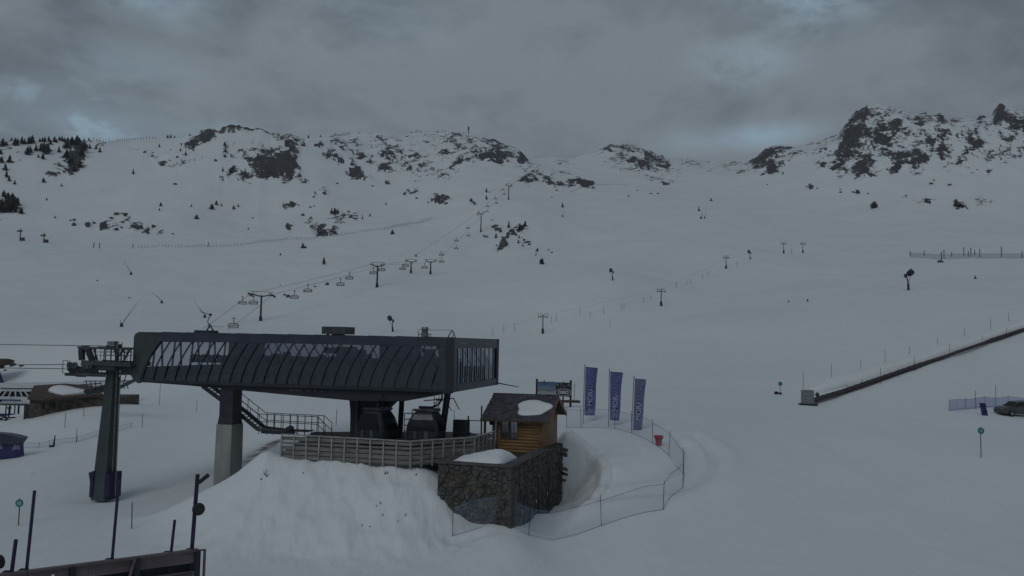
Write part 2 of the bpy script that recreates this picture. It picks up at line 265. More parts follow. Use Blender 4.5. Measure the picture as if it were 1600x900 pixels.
# bare-rock patches: (u, v, ru, rv, rotation deg, strength)
ROCK = [(122,228,15,11,-20,.95),(116,250,16,13,-50,.95),(112,270,6,9,20,.85),(98,258,14,5,0,.7),(82,274,13,4,5,.8),(150,226,10,7,20,.35),(70,235,22,12,0,.25),(160,219,14,4,0,.6),
 (115,349,5,3,0,.8),(137,352,5,3,10,.8),(146,348,4,2,0,.7),(160,355,6,5,0,.9),(182,334,6,2,0,.8),(197,334,6,2,0,.8),(182,359,7,4,-10,.7),(200,347,9,3,25,.6),(213,354,8,6,-30,.8),(230,361,4,5,0,.85),(241,354,3,4,0,.7),(250,362,4,3,0,.6),(172,341,10,4,0,.4),(195,354,28,7,8,.36),
 (222,237,14,4,15,.45),(238,243,8,4,20,.5),(253,256,7,4,20,.7),(262,258,5,3,10,.6),(266,244,6,8,0,.45),(285,252,9,7,0,.5),(278,258,6,4,0,.5),(295,245,20,10,0,.25),
 (292,226,10,2.5,8,.8),(303,222,10,5,-35,.9),(322,213,20,5,-14,1),(345,206,14,4.5,-12,1),(372,203,22,4,-3,1),(396,203,20,4,0,.95),(414,205,8,4,25,.9),
 (351,232,4,11,5,.6),(428,211,9,4,20,.6),(438,214,10,6,35,.75),(448,209,8,3,0,.7),(452,224,8,9,30,.85),(458,232,8,12,0,.95),(462,250,5,16,0,.85),(466,268,5,10,-20,.6),
 (420,236,20,4,-4,.7),(378,244,16,4,0,.85),(402,250,16,7,0,.75),(424,258,30,14,0,1),(410,262,18,10,0,1),(440,256,20,14,0,1),(450,264,14,10,0,.95),(420,270,20,5,0,.9),
 (383,274,9,8,0,.95),(371,266,7,5,0,.7),(361,264,5,6,0,.6),(357,277,6,5,30,.6),(345,278,4,4,0,.5),(449,277,8,5,-10,.6),(476,281,6,4,30,.6),(400,240,40,16,0,.35),
 (474,226,7,3,10,.7),(499,228,6,5,0,.7),(518,240,9,6,20,.85),(530,249,5,4,40,.7),(535,226,26,7,35,.55),(553,223,10,7,20,.6),(520,222,14,4,10,.45),(552,252,6,6,0,.8),(554,267,9,8,30,.9),(556,277,10,4,0,.6),(573,278,10,2,10,.5),
 (565,243,7,5,20,.75),(583,252,9,8,25,.7),(597,258,14,6,5,.9),(607,257,6,6,0,.8),(603,243,12,7,30,.8),(613,232,20,6,30,.7),(598,234,12,6,30,.65),(625,236,8,6,30,.6),(640,264,6,5,35,.75),(655,250,22,8,40,.6),(676,254,7,7,0,.65),(672,262,10,5,0,.5),
 (640,246,70,26,12,.33),(590,216,20,7,20,.35),
 (650,211,20,3,-8,.55),(690,207,12,1.8,0,.6),(705,216,22,5,0,.55),(708,220,10,4,-15,.65),(722,227,16,5,-5,.6),(745,219,22,4,12,.6),(775,226,20,3,25,.75),(750,233,12,5,0,.75),(765,241,24,6,-12,.85),(778,247,16,6,-5,.95),(790,244,10,8,0,.85),(738,247,10,6,-30,.75),(714,254,14,5,-35,.7),(694,235,10,4,-25,.6),(670,258,14,4,20,.5),(705,262,10,4,0,.35),
 (815,246,10,7,50,.95),(822,254,5,4,50,.9),(800,236,8,4,20,.6),(835,262,16,7,10,.4),(730,232,70,22,8,.34),
 (819,283,9,5,8,.95),(833,277,8,5,0,.7),(858,283,11,5,12,.8),(873,289,10,4,0,.75),(890,288,8,3,0,.5),(905,285,17,3.5,8,.75),(920,289,8,4,15,.75),(850,272,25,6,5,.35),(875,268,30,8,8,.25),
 (1212,0,1,1,0,0),(683,313,9,4,15,.95),(696,314,6,4,20,.8),(742,318,4,3,30,.8),(634,302,5,3,0,.7),(646,300,4,3,0,.6),(605,285,6,3,0,.7),(506,300,5,2.6,25,.8),(490,307,3,3,0,.6),
 (776,357,7,4,15,.95),(798,365,8,4,5,.85),(788,377,6,7,0,.9),(782,387,7,6,0,.95),(812,360,6,5,0,.5),(818,376,10,6,0,.38),
 (444,320,7,3,0,.7),(456,320,7,3,0,.7),(522,331,8,4,0,.8),(546,337,14,4,25,.5),(530,343,14,3,0,.4),(501,360,10,5,-5,.98),(520,361,6,3,-20,.8),(452,357,6,4,20,.7),(487,352,5,4,-30,.7),(477,348,8,2,0,.5),
 (950,233,12,6,-10,.7),(963,229,18,4,0,.6),(982,233,16,6,20,.75),(985,250,18,6,15,.75),(1005,258,18,7,25,.8),(1015,245,18,8,25,.75),(1035,256,16,8,35,.75),(1045,262,10,6,30,.5),(925,240,12,6,0,.35),(990,245,60,20,15,.38),(1024,281,12,6,0,.48),(1040,284,8,4,0,.42),
 (880,252,14,5,0,.38),(1090,256,60,8,4,.3),(1145,255,20,4,0,.45),(1160,268,10,5,20,.45),
 (1187,252,12,14,-35,.9),(1200,245,14,14,0,.9),(1205,262,10,12,0,.8),(1185,268,12,5,20,.6),(1212,233,14,5,0,.7),(1232,233,16,4,0,.45),(1226,256,12,4,0,.55),(1200,270,20,5,0,.5),(1230,245,40,20,0,.28),
 (1274,247,8,8,0,.5),(1282,258,10,5,-15,.6),(1290,232,30,12,0,.36),(1300,218,14,5,-20,.45),
 (1340,190,12,26,40,.95),(1325,215,14,24,20,.95),(1316,245,12,22,15,.9),(1345,222,24,30,0,.72),(1312,262,14,10,0,.75),(1350,250,22,24,0,.68),(1356,268,7,10,0,.85),(1384,200,26,8,-8,.9),(1368,215,22,9,0,.85),(1378,230,28,14,10,.62),(1372,180,22,10,10,.48),
 (1410,215,16,16,0,.52),(1410,248,14,14,-30,.72),(1398,262,8,6,0,.75),(1434,250,14,14,-10,.88),(1425,240,20,10,-20,.6),(1450,232,14,8,-20,.6),(1432,190,14,9,0,.68),(1445,182,14,7,0,.6),(1470,187,8,12,10,.85),(1477,212,10,9,0,.8),(1473,236,6,16,0,.9),(1456,219,8,6,0,.75),(1488,190,6,6,0,.7),(1500,190,14,5,0,.5),
 (1532,190,5,16,25,.7),(1519,214,6,18,25,.8),(1526,224,14,10,-10,.68),(1507,242,8,12,20,.8),(1501,253,6,7,0,.8),(1563,180,10,13,0,.98),(1578,186,16,8,15,.95),(1592,194,16,10,10,.95),(1572,218,16,14,0,.52),(1595,240,8,6,0,.6),(1560,205,14,4,20,.5),(1540,248,14,4,0,.5),(1490,210,110,40,5,.42),(1400,190,90,30,5,.40),(1640,210,50,45,0,.6),
 (1268,293,6,2.5,-8,.8),(1339,298,5,2,20,.8),(1315,297,3,1.5,0,.7),(1365,321,5,5,0,.95),(1499,320,8,5,10,.9),(1508,323,5,2,0,.8),(1450,314,8,4,0,.5),(1422,312,16,5,0,.4),(1455,286,5,2,-8,.7),(1483,288,4,2.4,0,.7),(1535,312,14,6,0,.36),(1545,267,6,2,0,.6),
 (-60,230,70,22,0,.4),(-40,320,40,20,0,.5),(8,226,10,10,0,.4),(940,408,0.1,0.1,0,0)]
ROCK = [r for r in ROCK if r[5] > 0]
def rock_field(az, T):
    u, v = project(az, T); f = np.zeros(np.shape(az))
    u = u+(fbm(u/9, v/6, 3, 81)-.5)*16+(fbm(u/3, v/2, 2, 83)-.5)*5; v = v+(fbm(u/8, v/5, 3, 85)-.5)*11   # ragged outlines
    for cu, cv, ru, rv, rot, s in ROCK:
        k = (np.abs(u-cu) < 2*max(ru, rv)+2) & (np.abs(v-cv) < 2*max(ru, rv)+2)
        if not k.any(): continue
        c, n = math.cos(R(rot)), math.sin(R(rot)); x = (u[k]-cu)*c+(v[k]-cv)*n; y = -(u[k]-cu)*n+(v[k]-cv)*c
        q = np.sqrt((x/ru)**2+(y/rv)**2); f[k] = np.maximum(f[k], s*np.clip(1.55-q, 0, 1)**.7)
    return f
def near_shapes(x, y, z):
    """snow mound before the deck, heap and turning road beside the stone building (z relative to the camera)"""
    def smax(a, b, k=.35): d = a-b; return np.where(np.abs(d) < 60, .5*(a+b+np.sqrt(d*d+k*k)), np.maximum(a, b))
    m = -6.95 - .66*np.maximum(0, (47.6-.11*(x+5))-y)
    m = m - .47*np.maximum(0, -13.9-x)**1.08 - .75*np.maximum(0, y-49.6)*(x < -13.2) - .8*(.5*(x+4.7+np.sqrt((x+4.7)**2+.8)))
    m = m + .5*np.exp(-((x+14.3)/1.0)**2-((y-48.9)/1.2)**2)
    m = m - np.maximum(0, y-60)*2
    z = smax(z, m, .9)
    r = np.hypot(x-4.3, (y-61.5)*.95)+.25*np.sin(3*np.arctan2(x-4.3, y-61.5)); z = smax(z, -6.25-.75*r, .3)
    # bank cut down from the turning road to the doors in the side wall
    xw = .16+(y-45)*.25; xa = np.interp(y, [46.5, 48, 50, 53.5, 55, 58.5, 62], [2.2, 3.2, 4.5, 5.9, 6.1, 6.1, 5.4]); t = np.clip((xa-x)/np.maximum(xa-xw, .5), 0, 1.6)
    win = sstep(48, 53, y)*(1-sstep(58.5, 62, y))
    z = z-1.0*win*np.minimum(1, t/.55)**.75*(x > -1)+.22*win*np.exp(-(t/.08)**2)*(x < xa+.6)*(x > 1)
    # road scraped round the heap
    rr = np.hypot(x-4.6, y-61); z = z-.25*np.exp(-((rr-8.6)/1.5)**2)*(x > 1)*(y < 62)*(y > 46)
    z = z-.22*np.exp(-((rr-9.9)/.30)**2)*(x > 1)*(y < 64)*(y > 46)-.16*np.exp(-((rr-8.1)/.3)**2)*(x > 1)*(y < 64)*(y > 46)
    z = z+.26*np.exp(-((rr-11.2)/.8)**2)*(x > 1)*(y < 66)*(y > 45)
    # scour hollow round the cable tower, tracks on the left
    tx, ty = -28.3, 58; q = np.hypot(x-tx-.5, y-ty); z = z-.5*np.exp(-(q/2.2)**2)
    # berm behind the carpet lift
    return z
def surf(az, D, detail=True):
    az = np.asarray(az, float); D = np.asarray(D, float); l = np.log(D)
    azc = np.clip(az, -.80, .80)
    T = T_rbf(azc, l)
    Dc = np.interp(azc, sk[:, 0], sk[:, 1]); Tc = np.interp(azc, sk[:, 0], sk[:, 2]); Tr = T_rbf(azc, np.log(Dc))
    T = T+(Tc-Tr)*sstep(.62, 1, D/Dc)
    T = np.minimum(T, Tc-.05*np.clip(1-D/Dc, 0, 1))
    zc = Tc*Dc; back = D > Dc
    T = np.where(back, (zc-.42*(D-Dc))/D, T); T = np.maximum(T, -10/D*(D > 1200)-1*(D <= 1200))
    x, y = D*np.sin(az), D*np.cos(az)
    side = 1-sstep(.95, 1.7, np.abs(az))                # behind the camera the valley floor runs on level
    T = T*side+(-11.6/D)*(1-side)
    z = T*D
    near = (D < 110)
    z = np.where(near & (y > 30), near_shapes(x, y, z), z)
    rk = rock_field(az, T)*(side > .99)
    if detail:
        n = fbm(x/14, y/14, 4, 3)-.5; n2 = fbm(x/45, y/45, 4, 9)-.5; rg = 1-np.abs(fbm(x/22+z/30, z/13, 4, 5)*2-1)
        far = sstep(140, 500, D)
        z = z+far*(n2*5.0+n*1.2)+rk*far*((rg-.7)*13+n*9)
        z = z+(1-far)*((fbm(x/5, y/5, 3, 21)-.5)*.16+(fbm(x/1.3, y/1.3, 3, 31)-.5)*.06)
        md = np.exp(-(((x+9)/9)**2+((y-45)/4)**2)**2)+np.exp(-((x-5)/3.5)**2-((y-58)/5)**2)
        z = z+md*((fbm(x/.9, y/.9, 4, 41)-.5)*.50+(1-np.abs(fbm(x/1.5, y/2.2, 3, 47)*2-1)-.75)*.30+(fbm(x/2.6, y/2.2, 3, 43)-.5)*.5)
    return z, rk
def ground(u, v):
    """first point where the sight line through (u, v) meets the ground"""
    az, T = ray(u, v); Ds = np.exp(np.linspace(math.log(24), math.log(1700), 1400))
    z, _ = surf(np.full(1400, az), Ds); d = z-T*Ds; h = np.nonzero(d >= 0)[0]
    if len(h) == 0:
        Dc = float(np.interp(az, sk[:, 0], sk[:, 1]))*.99; z, _ = surf(np.array([az]), np.array([Dc])); D = Dc; zz = float(z[0])
    else:
        i = h[0]; t = d[i-1]/(d[i-1]-d[i]) if i else 0; D = float(Ds[i-1]+(Ds[i]-Ds[i-1])*t) if i else float(Ds[0]); zz = T*D
    return Vector((D*math.sin(az), D*math.cos(az), CZ+zz))
def gz(x, y):
    z, _ = surf(np.array([math.atan2(x, y)]), np.array([math.hypot(x, y)])); return CZ+float(z[0])
def W(u, v, D):
    """point at depth D (along +Y) on the sight line through (u, v)"""
    d = CAMR @ np.array([(u-800)/F_PX, (450-v)/F_PX, -1.0]); d = d/d[1]*D
    return Vector((d[0], d[1], CZ+d[2]))
def build_terrain():
    fine = np.linspace(-.76, .76, 1180); left = -np.exp(np.linspace(math.log(math.pi), math.log(.765), 40)); az = np.concatenate([left[1:], fine, -left[::-1]])
    # az runs from just above -pi to pi, closing column is the last one
    Dn = np.exp(np.linspace(math.log(20), math.log(130), 330)); Df = np.exp(np.linspace(math.log(130), math.log(1750), 421))[1:]; Dx = np.array([1950, 2250.])
    D = np.concatenate([[.5, 8], Dn, Df, Dx]); nA, nD = len(az), len(D)
    A, DD = np.meshgrid(az, D); z = np.empty(A.shape); rk = np.empty(A.shape)
    z, rk = surf(A, np.maximum(DD, 20))
    z[:2] = z[2:3].mean()
    x, y = DD*np.sin(A), DD*np.cos(A)
    # dirt: bare strip behind the mound, scraped road, painted shade on the cut bank
    dirt_and_shade = np.zeros(A.shape)
    yy_ = np.clip(y, 46.5, 62); xa = np.interp(yy_, [46.5, 48, 50, 53.5, 55, 58.5, 62], [2.2, 3.2, 4.5, 5.9, 6.1, 6.1, 5.4])
    dirt_and_shade += .13*sstep(-.1, .35, xa-x)*(x > .4)*(y > 47)*(y < 61)*(.55+.9*fbm(x/1.1, y/1.1, 3, 97))  # greys the cut bank as shade, where it faces the wall
    dirt_and_shade += .10*np.exp(-((np.hypot(x-4.6, y-61)-8.1)/.35)**2)*(x > 2)*(y < 64)*(y > 48)+.10*np.exp(-((np.hypot(x-4.6, y-61)-9.9)/.35)**2)*(x > 2)*(y < 64)*(y > 48)
    for du, dv in ((388, 720), (400, 711), (412, 702), (424, 694), (434, 689)):
        g_ = ground(du, dv); dirt_and_shade += 1.6*np.exp(-(((x-g_.x)/.8)**2+((y-g_.y)/1.0)**2))*fbm(x/.5, y/.5, 3, 91)
    # fine variation of the rock attribute: streaks of snow lying in the rock
    st = fbm((x+z*.8)/11, (z-x*.45)/3.6, 4, 61); lo = fbm(x/30, z/16, 3, 71)
    ra = np.where(rk > .02, rk*.95+.01+(st-.5)*1.3+(lo-.5)*.3, 0)
    V = np.stack([x, y, z+CZ], -1).reshape(-1, 3)
    i = np.arange(nD-1)[:, None]*nA+np.arange(nA-1)[None]
    Fq = np.stack([i, i+1, i+nA+1, i+nA], -1).reshape(-1, 4)[:, ::-1]
    j = np.arange(nD-1)*nA; Fc = np.stack([j+nA-1, j, j+nA, j+2*nA-1], -1)[:, ::-1]
    Fq = np.concatenate([Fq, Fc])
    me = bpy.data.meshes.new('snow_slopes'); me.vertices.add(len(V)); me.vertices.foreach_set('co', V.ravel())
    me.loops.add(Fq.size); me.loops.foreach_set('vertex_index', Fq.ravel().astype(np.int32))
    me.polygons.add(len(Fq)); me.polygons.foreach_set('loop_start', np.arange(0, Fq.size, 4, dtype=np.int32)); me.polygons.foreach_set('loop_total', np.full(len(Fq), 4, np.int32))
    me.update(calc_edges=True); me.polygons.foreach_set('use_smooth', np.ones(len(Fq), bool))
    for nm, arr in (('rock', ra), ('dirt_and_shade', dirt_and_shade)):
        a = me.attributes.new(nm, 'FLOAT', 'POINT'); a.data.foreach_set('value', arr.ravel().astype(np.float32))
    me.materials.append(M['snow']); o = bpy.data.objects.new('snow_slopes', me); col.objects.link(o)
    o['kind'] = 'structure'; o['label'] = 'snow covered ski slopes rising from the flat foreground to rocky mountain ridges'
    return o
terrain = build_terrain()

# ---------------------------------------------------------------- mesh helpers
class MB:
    def __init__(s): s.v = []; s.f = []; s.mi = []; s.cur = 0; s.sm = []; s.smooth = False
    def add(s, vs, fs):
        n = len(s.v); s.v += [tuple(p) for p in vs]
        for f in fs: s.f.append([n+i for i in f]); s.mi.append(s.cur); s.sm.append(s.smooth)
        return s
    def box(s, c, d, rz=0, rx=0, ry=0):
        m = Matrix.Rotation(rz, 3, 'Z') @ Matrix.Rotation(ry, 3, 'Y') @ Matrix.Rotation(rx, 3, 'X'); c = Vector(c)
        vs = [c+m @ Vector((x*d[0]/2, y*d[1]/2, z*d[2]/2)) for z in (-1, 1) for y in (-1, 1) for x in (-1, 1)]
        return s.add(vs, [(0, 2, 3, 1), (4, 5, 7, 6), (0, 1, 5, 4), (2, 6, 7, 3), (0, 4, 6, 2), (1, 3, 7, 5)])
    def b2(s, a, b):   # box from two corners
        return s.box([(a[i]+b[i])/2 for i in range(3)], [abs(a[i]-b[i]) for i in range(3)])
    def bar(s, a, b, r=.03, n=6, r2=None, cap=True):
        a, b = Vector(a), Vector(b); d = b-a
        if d.length < 1e-6: return s
        d.normalize(); u = d.orthogonal().normalized(); w_ = d.cross(u); r2 = r if r2 is None else r2
        vs = [a+(u*math.cos(2*math.pi*i/n)+w_*math.sin(2*math.pi*i/n))*r for i in range(n)]+[b+(u*math.cos(2*math.pi*i/n)+w_*math.sin(2*math.pi*i/n))*r2 for i in range(n)]
        fs = [(i, (i+1) % n, n+(i+1) % n, n+i) for i in range(n)]
        if cap: fs += [tuple(range(n))[::-1], tuple(range(n, 2*n))]
        return s.add(vs, fs)
    def beam(s, a, b, wd, ht, up=(0, 0, 1)):   # rectangular bar
        a, b = Vector(a), Vector(b); d = (b-a).normalized(); up = Vector(up); sd = d.cross(up)
        if sd.length < 1e-4: sd = d.orthogonal()
        sd.normalize(); u2 = sd.cross(d).normalized()
        vs = [p+sd*sx*wd/2+u2*sz*ht/2 for p in (a, b) for sz in (-1, 1) for sx in (-1, 1)]
        return s.add(vs, [(0, 1, 3, 2), (4, 6, 7, 5), (0, 4, 5, 1), (2, 3, 7, 6), (0, 2, 6, 4), (1, 5, 7, 3)])
    def path(s, pts, r=.03, n=6):
        for a, b in zip(pts[:-1], pts[1:]): s.bar(a, b, r, n)
        return s
    def prism(s, poly, a, b, ax='y'):   # polygon in the plane normal to ax, extruded from a to b
        n = len(poly)
        P = {'y': lambda p, t: (p[0], t, p[1]), 'x': lambda p, t: (t, p[0], p[1]), 'z': lambda p, t: (p[0], p[1], t)}[ax]
        vs = [P(p, a) for p in poly]+[P(p, b) for p in poly]
        return s.add(vs, [tuple(range(n)), tuple(range(n, 2*n))[::-1]]+[(i, n+i, n+(i+1) % n, (i+1) % n) for i in range(n)])
    def loft(s, rings, cap=True):
        n = len(rings[0]); vs = [p for r in rings for p in r]; fs = []
        for k in range(len(rings)-1):
            for i in range(n): fs.append((k*n+i, k*n+(i+1) % n, (k+1)*n+(i+1) % n, (k+1)*n+i))
        if cap: fs += [tuple(range(n))[::-1], tuple(range((len(rings)-1)*n, len(rings)*n))]
        return s.add(vs, fs)
    def lathe(s, prof, a, d, n=12):     # prof [(t, r)] along direction d from a
        a, d = Vector(a), Vector(d).normalized(); u = d.orthogonal().normalized(); w_ = d.cross(u)
        return s.loft([[a+d*t+(u*math.cos(2*math.pi*i/n)+w_*math.sin(2*math.pi*i/n))*r for i in range(n)] for t, r in prof])
    def build(s, name, m, parent=None):
        me = bpy.data.meshes.new(name); z0 = 0
        if parent is not None:
            q = parent
            while q.parent: q = q.parent
            z0 = q.get('_z0', 0)
        me.from_pydata([(x, y, z-z0) for x, y, z in s.v], [], s.f)
        for x in (m if isinstance(m, (list, tuple)) else [m]): me.materials.append(x if not isinstance(x, str) else M[x])
        me.polygons.foreach_set('material_index', s.mi); me.polygons.foreach_set('use_smooth', s.sm)
        bm = bmesh.new(); bm.from_mesh(me); bmesh.ops.recalc_face_normals(bm, faces=bm.faces[:]); bm.to_mesh(me); bm.free()
        o = bpy.data.objects.new(name, me); col.objects.link(o); o.parent = parent; return o
def tag(o, label, cat, group=None, kind=None):
    o['label'] = label
    if cat: o['category'] = cat
    if group: o['group'] = group
    if kind: o['kind'] = kind
    return o
ROOTS = []
def thing(name, label, cat, loc=(0, 0, 0), rz=0, group=None, zabs=False):
    """Empty at the thing's base; with zabs its parts are written in absolute heights"""
    o = bpy.data.objects.new(name, None); col.objects.link(o); o.location = loc; o.rotation_euler = (0, 0, rz)
    if zabs: o['_z0'] = float(loc[2]); ROOTS.append(o)
    return tag(o, label, cat, group)
def rec(name, m, parent, me):
    o = bpy.data.objects.new(name, me); col.objects.link(o); o.parent = parent; return o
def copy_tree(o, loc=None, rz=None, sc=None, label=None, group=None, parent=None):
    c = o.copy(); col.objects.link(c); c.parent = parent
    if loc is not None: c.location = loc
    if rz is not None: c.rotation_euler = (0, 0, rz)
    if sc is not None: c.scale = (sc,)*3
    if label: c['label'] = label
    if group: c['group'] = group
    for ch in [x for x in KIDS.get(o.name, [])] if False else list(o.children): copy_tree(ch, parent=c)
    return c
def at(o, x, y, z=None):
    o.location = (x, y, z if z is not None else gz(x, y)); return o
def text(body, size, name, m, parent, loc, rot, sx=1, depth=.01, z0=True):
    cu = bpy.data.curves.new(name, 'FONT'); cu.body = body; cu.size = size; cu.extrude = depth; cu.align_x = 'CENTER'; cu.align_y = 'CENTER'; cu.offset = size*.02
    t = bpy.data.objects.new(name, cu); col.objects.link(t); bpy.context.view_layer.update()
    me = bpy.data.meshes.new_from_object(t.evaluated_get(bpy.context.evaluated_depsgraph_get())); bpy.data.objects.remove(t)
    me.materials.clear(); me.materials.append(M[m]); o = bpy.data.objects.new(name, me); col.objects.link(o); o.parent = parent
    q = parent.get('_z0', 0) if parent else 0
    o.location = (loc[0], loc[1], loc[2]-q); o.rotation_euler = rot; o.scale = (sx, 1, 1); return o
rnd = random.Random(7)
Z = lambda r: CZ+r            # height given relative to the camera

# ---------------------------------------------------------------- gondola station
SRZ = -math.atan2(.233, .972)
C0 = (-3.72, 52.0)
st = thing('gondola_station', 'long dark cantilevered gondola lift station with smoked glass walls standing over the snow mound', 'lift station', (C0[0], C0[1], Z(-7.0)), SRZ, zabs=True)
LN, WD, TOP, BOT = 22.8, 11.8, Z(.32), Z(-3.12)
# roof slab with slightly cambered edge and rounded left nose
mb = MB(); mb.b2((-LN+.3, 0.05, TOP-.22), (0, WD, TOP)); mb.b2((-LN+.1, .3, TOP-.3), (-LN+.35, WD-.3, TOP-.06)); mb.build('roof', 'shell', st)
mb = MB()
for k in range(1, 12): mb.b2((-LN+k*1.9, .3, TOP), (-LN+k*1.9+.05, WD-.3, TOP+.035))
mb.build('roof_seam', 'shell_dark', st)
bt = Z(-.30); bb = Z(-2.93)    # glazed zone of the long sides
mb = MB(); mb.b2((-LN+.6, -.02, bt+.02), (-.3, .14, TOP-.22)); mb.b2((-LN+.6, WD-.14, bt+.02), (-.3, WD+.02, TOP-.22)); mb.build('top_band', 'shell', st)
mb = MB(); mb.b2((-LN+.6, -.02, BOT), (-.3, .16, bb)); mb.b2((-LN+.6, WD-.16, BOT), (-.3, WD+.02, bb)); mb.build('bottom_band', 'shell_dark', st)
# left end cap: slanted inner edge
def capy(y0, y1):
    P = [(-LN, BOT+.35), (-LN+.12, BOT+.1), (-LN+.35, BOT), (-LN+.7, BOT), (-LN+.62, bb), (-LN+.85, Z(-2.2)), (-LN+1.25, Z(-1.4)), (-LN+1.9, Z(-.55)), (-LN+2.35, TOP-.24), (-LN+.35, TOP-.02), (-LN+.1, TOP-.12), (-LN, TOP-.35)]
    return P
mb = MB(); mb.prism(capy(0, 0), -.04, .24); mb.prism(capy(0, 0), WD-.24, WD+.04); mb.b2((-LN, .24, BOT+.02), (-LN+.12, WD-.24, Z(-2.1))); mb.b2((-LN, .24, Z(-.35)), (-LN+.12, WD-.24, TOP-.35)); mb.build('end_cap', 'green_steel', st)
for k in range(10):
    y = .9+k*1.1; mb = MB(); mb.beam((-LN+.06, y, Z(-2.15)), (-LN+.06, y+(.25 if k % 2 else -.2), Z(-.3)), .10, .10, (1, 0, 0)); mb.build('end_mullion', 'shell_dark', st)
# right corner posts and side face
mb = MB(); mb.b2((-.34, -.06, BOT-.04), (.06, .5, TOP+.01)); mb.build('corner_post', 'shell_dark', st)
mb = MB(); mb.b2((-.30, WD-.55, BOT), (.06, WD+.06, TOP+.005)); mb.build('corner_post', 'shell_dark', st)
mb = MB(); mb.b2((-.14, .5, Z(-.36)), (.05, WD-.55, TOP-.003)); mb.build('side_top_band', 'shell', st)
mb = MB(); mb.b2((-.14, .5, BOT+.003), (.05, WD-.55, Z(-2.62))); mb.build('side_bottom_band', 'shell', st)
pane = None
NS = 9
for k in range(NS):
    y0 = 1.3+(WD-.55-1.3)*k/NS; y1 = 1.3+(WD-.55-1.3)*(k+1)/NS
    if pane is None:
        mb = MB(); mb.add([(0, 0, Z(-2.62)), (0, y1-y0, Z(-2.62)), (0, y1-y0, Z(-.36)), (0, 0, Z(-.36))], [(0, 1, 2, 3)]); pane = mb.build('side_pane', 'glass_side', st); pane.location = (-.05, y0, 0)
        mb = MB(); pts = [(.02, .10*math.sin(math.pi*t/6), Z(-2.7)+2.4*t/6) for t in range(7)]
        for a, b in zip(pts[:-1], pts[1:]): mb.beam(a, b, .09, .07, (1, 0, 0))
        mull = mb.build('mullion', 'shell_dark', st); mull.location = (0, y0, 0)
    else:
        c = pane.copy(); col.objects.link(c); c.location = (-.05, y0, 0); c = mull.copy(); col.objects.link(c); c.location = (0, y0, 0)
mb = MB(); mb.b2((-.1, .5, Z(-2.62)), (.03, 1.3, Z(-.36))); mb.build('side_panel', 'shell', st)
mb = MB(); mb.b2((.05, 1.5, Z(-.12)), (.06, 1.56, Z(.12))); mb.b2((.05, 1.9, Z(-.06)), (.06, 3.0, Z(-.01))); mb.build('faint_mark', 'galv', st)
# side panes: a clearer, glossier glass makes them lighter
# curved leaning ribs and the glass between them, front and back
def ribx(t): return 1.25*t**1.55
def rib(y, flip=1):
    mb = MB(); n = 7; pts = [(flip*ribx(t/n), y, bb-.02+(bt-bb+.04)*t/n) for t in range(n+1)]
    for a, b in zip(pts[:-1], pts[1:]): mb.beam(a, b, .08, .065, (0, 1, 0))
    return mb
step = .83; NR = 26; x0 = -LN+.75
r0 = rib(.02).build('rib', 'shell', st); r0.location = (x0, 0, 0)
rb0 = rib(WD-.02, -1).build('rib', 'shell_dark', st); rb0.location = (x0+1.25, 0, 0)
def gl(y, flip=1):
    mb = MB(); n = 6; L_ = [(flip*ribx(t/n), y, bb+(bt-bb)*t/n) for t in range(n+1)]
    for a, b in zip(L_[:-1], L_[1:]): mb.add([a, (a[0]+step, y, a[2]), (b[0]+step, y, b[2]), b], [(0, 1, 2, 3)])
    return mb
g0 = gl(.08).build('glass_panel', 'glass', st); g0.location = (x0, 0, 0)
gb0 = gl(WD-.08, -1).build('glass_panel', 'glass', st); gb0.location = (x0+1.25, 0, 0)
for k in range(1, NR):
    x = x0+k*step
    if x+1.25 < -.35:
        for o in (r0, g0): c = o.copy(); col.objects.link(c); c.location = (x, 0, 0)
    if x+1.25 < -.2:
        for o in (rb0, gb0): c = o.copy(); col.objects.link(c); c.location = (x+1.25, 0, 0)
# last short pane
mb = MB(); xe = x0+25*step; mb.add([(xe, .08, bb), (-.34, .08, bb), (-.34, .08, bt), (xe+1.25 if xe+1.25 < -.34 else -.36, .08, bt)], [(0, 1, 2, 3)]); mb.build('glass_panel', 'glass', st)
# floor, belly and lower machinery wall
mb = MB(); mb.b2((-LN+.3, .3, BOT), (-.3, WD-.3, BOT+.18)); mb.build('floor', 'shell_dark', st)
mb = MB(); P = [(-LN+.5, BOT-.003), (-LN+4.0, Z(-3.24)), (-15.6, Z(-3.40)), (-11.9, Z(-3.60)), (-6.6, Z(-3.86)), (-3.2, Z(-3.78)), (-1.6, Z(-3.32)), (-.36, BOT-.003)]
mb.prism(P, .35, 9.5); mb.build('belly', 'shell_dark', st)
mb = MB(); mb.b2((-LN+3.2, 9.9, BOT+.18), (-3.0, 10.1, Z(-1.3))); mb.b2((-LN+1.3, 9.9, BOT+.18), (-LN+3.2, 10.1, Z(-1.75)))
mb.b2((-3.0, 9.9, BOT+.18), (-.5, 10.1, Z(-1.7)))
for k in range(16):
    x = -18+k*1.02; h = rnd.choice([0, .08, .16, .3])
    if h: mb.b2((x, 9.92, Z(-1.3)), (x+rnd.uniform(.3, .8), 10.08, Z(-1.3)+h))
mb.build('inner_wall', 'shell_dark', st)
mb = MB()
for x, w_, y, z0, z1 in [(-17.2, 1.6, 5, -2.9, -.2), (-9.8, 1.1, 5.5, -2.9, -.45), (-8.2, .6, 4, -2.9, -.62), (-5.9, 2.7, 6, -2.9, -.1), (-3.7, .5, 6, -1.2, -.5), (-12.2, .55, 8, -1., -.55), (-19.7, 1.0, 6.5, -2.2, -1.5), (-2.3, .35, 5, -2.9, -.1)]:
    mb.b2((x-w_/2, y, Z(z0)), (x+w_/2, y+1.2, Z(z1)))
mb.build('drive_machinery', 'shell_dark', st)
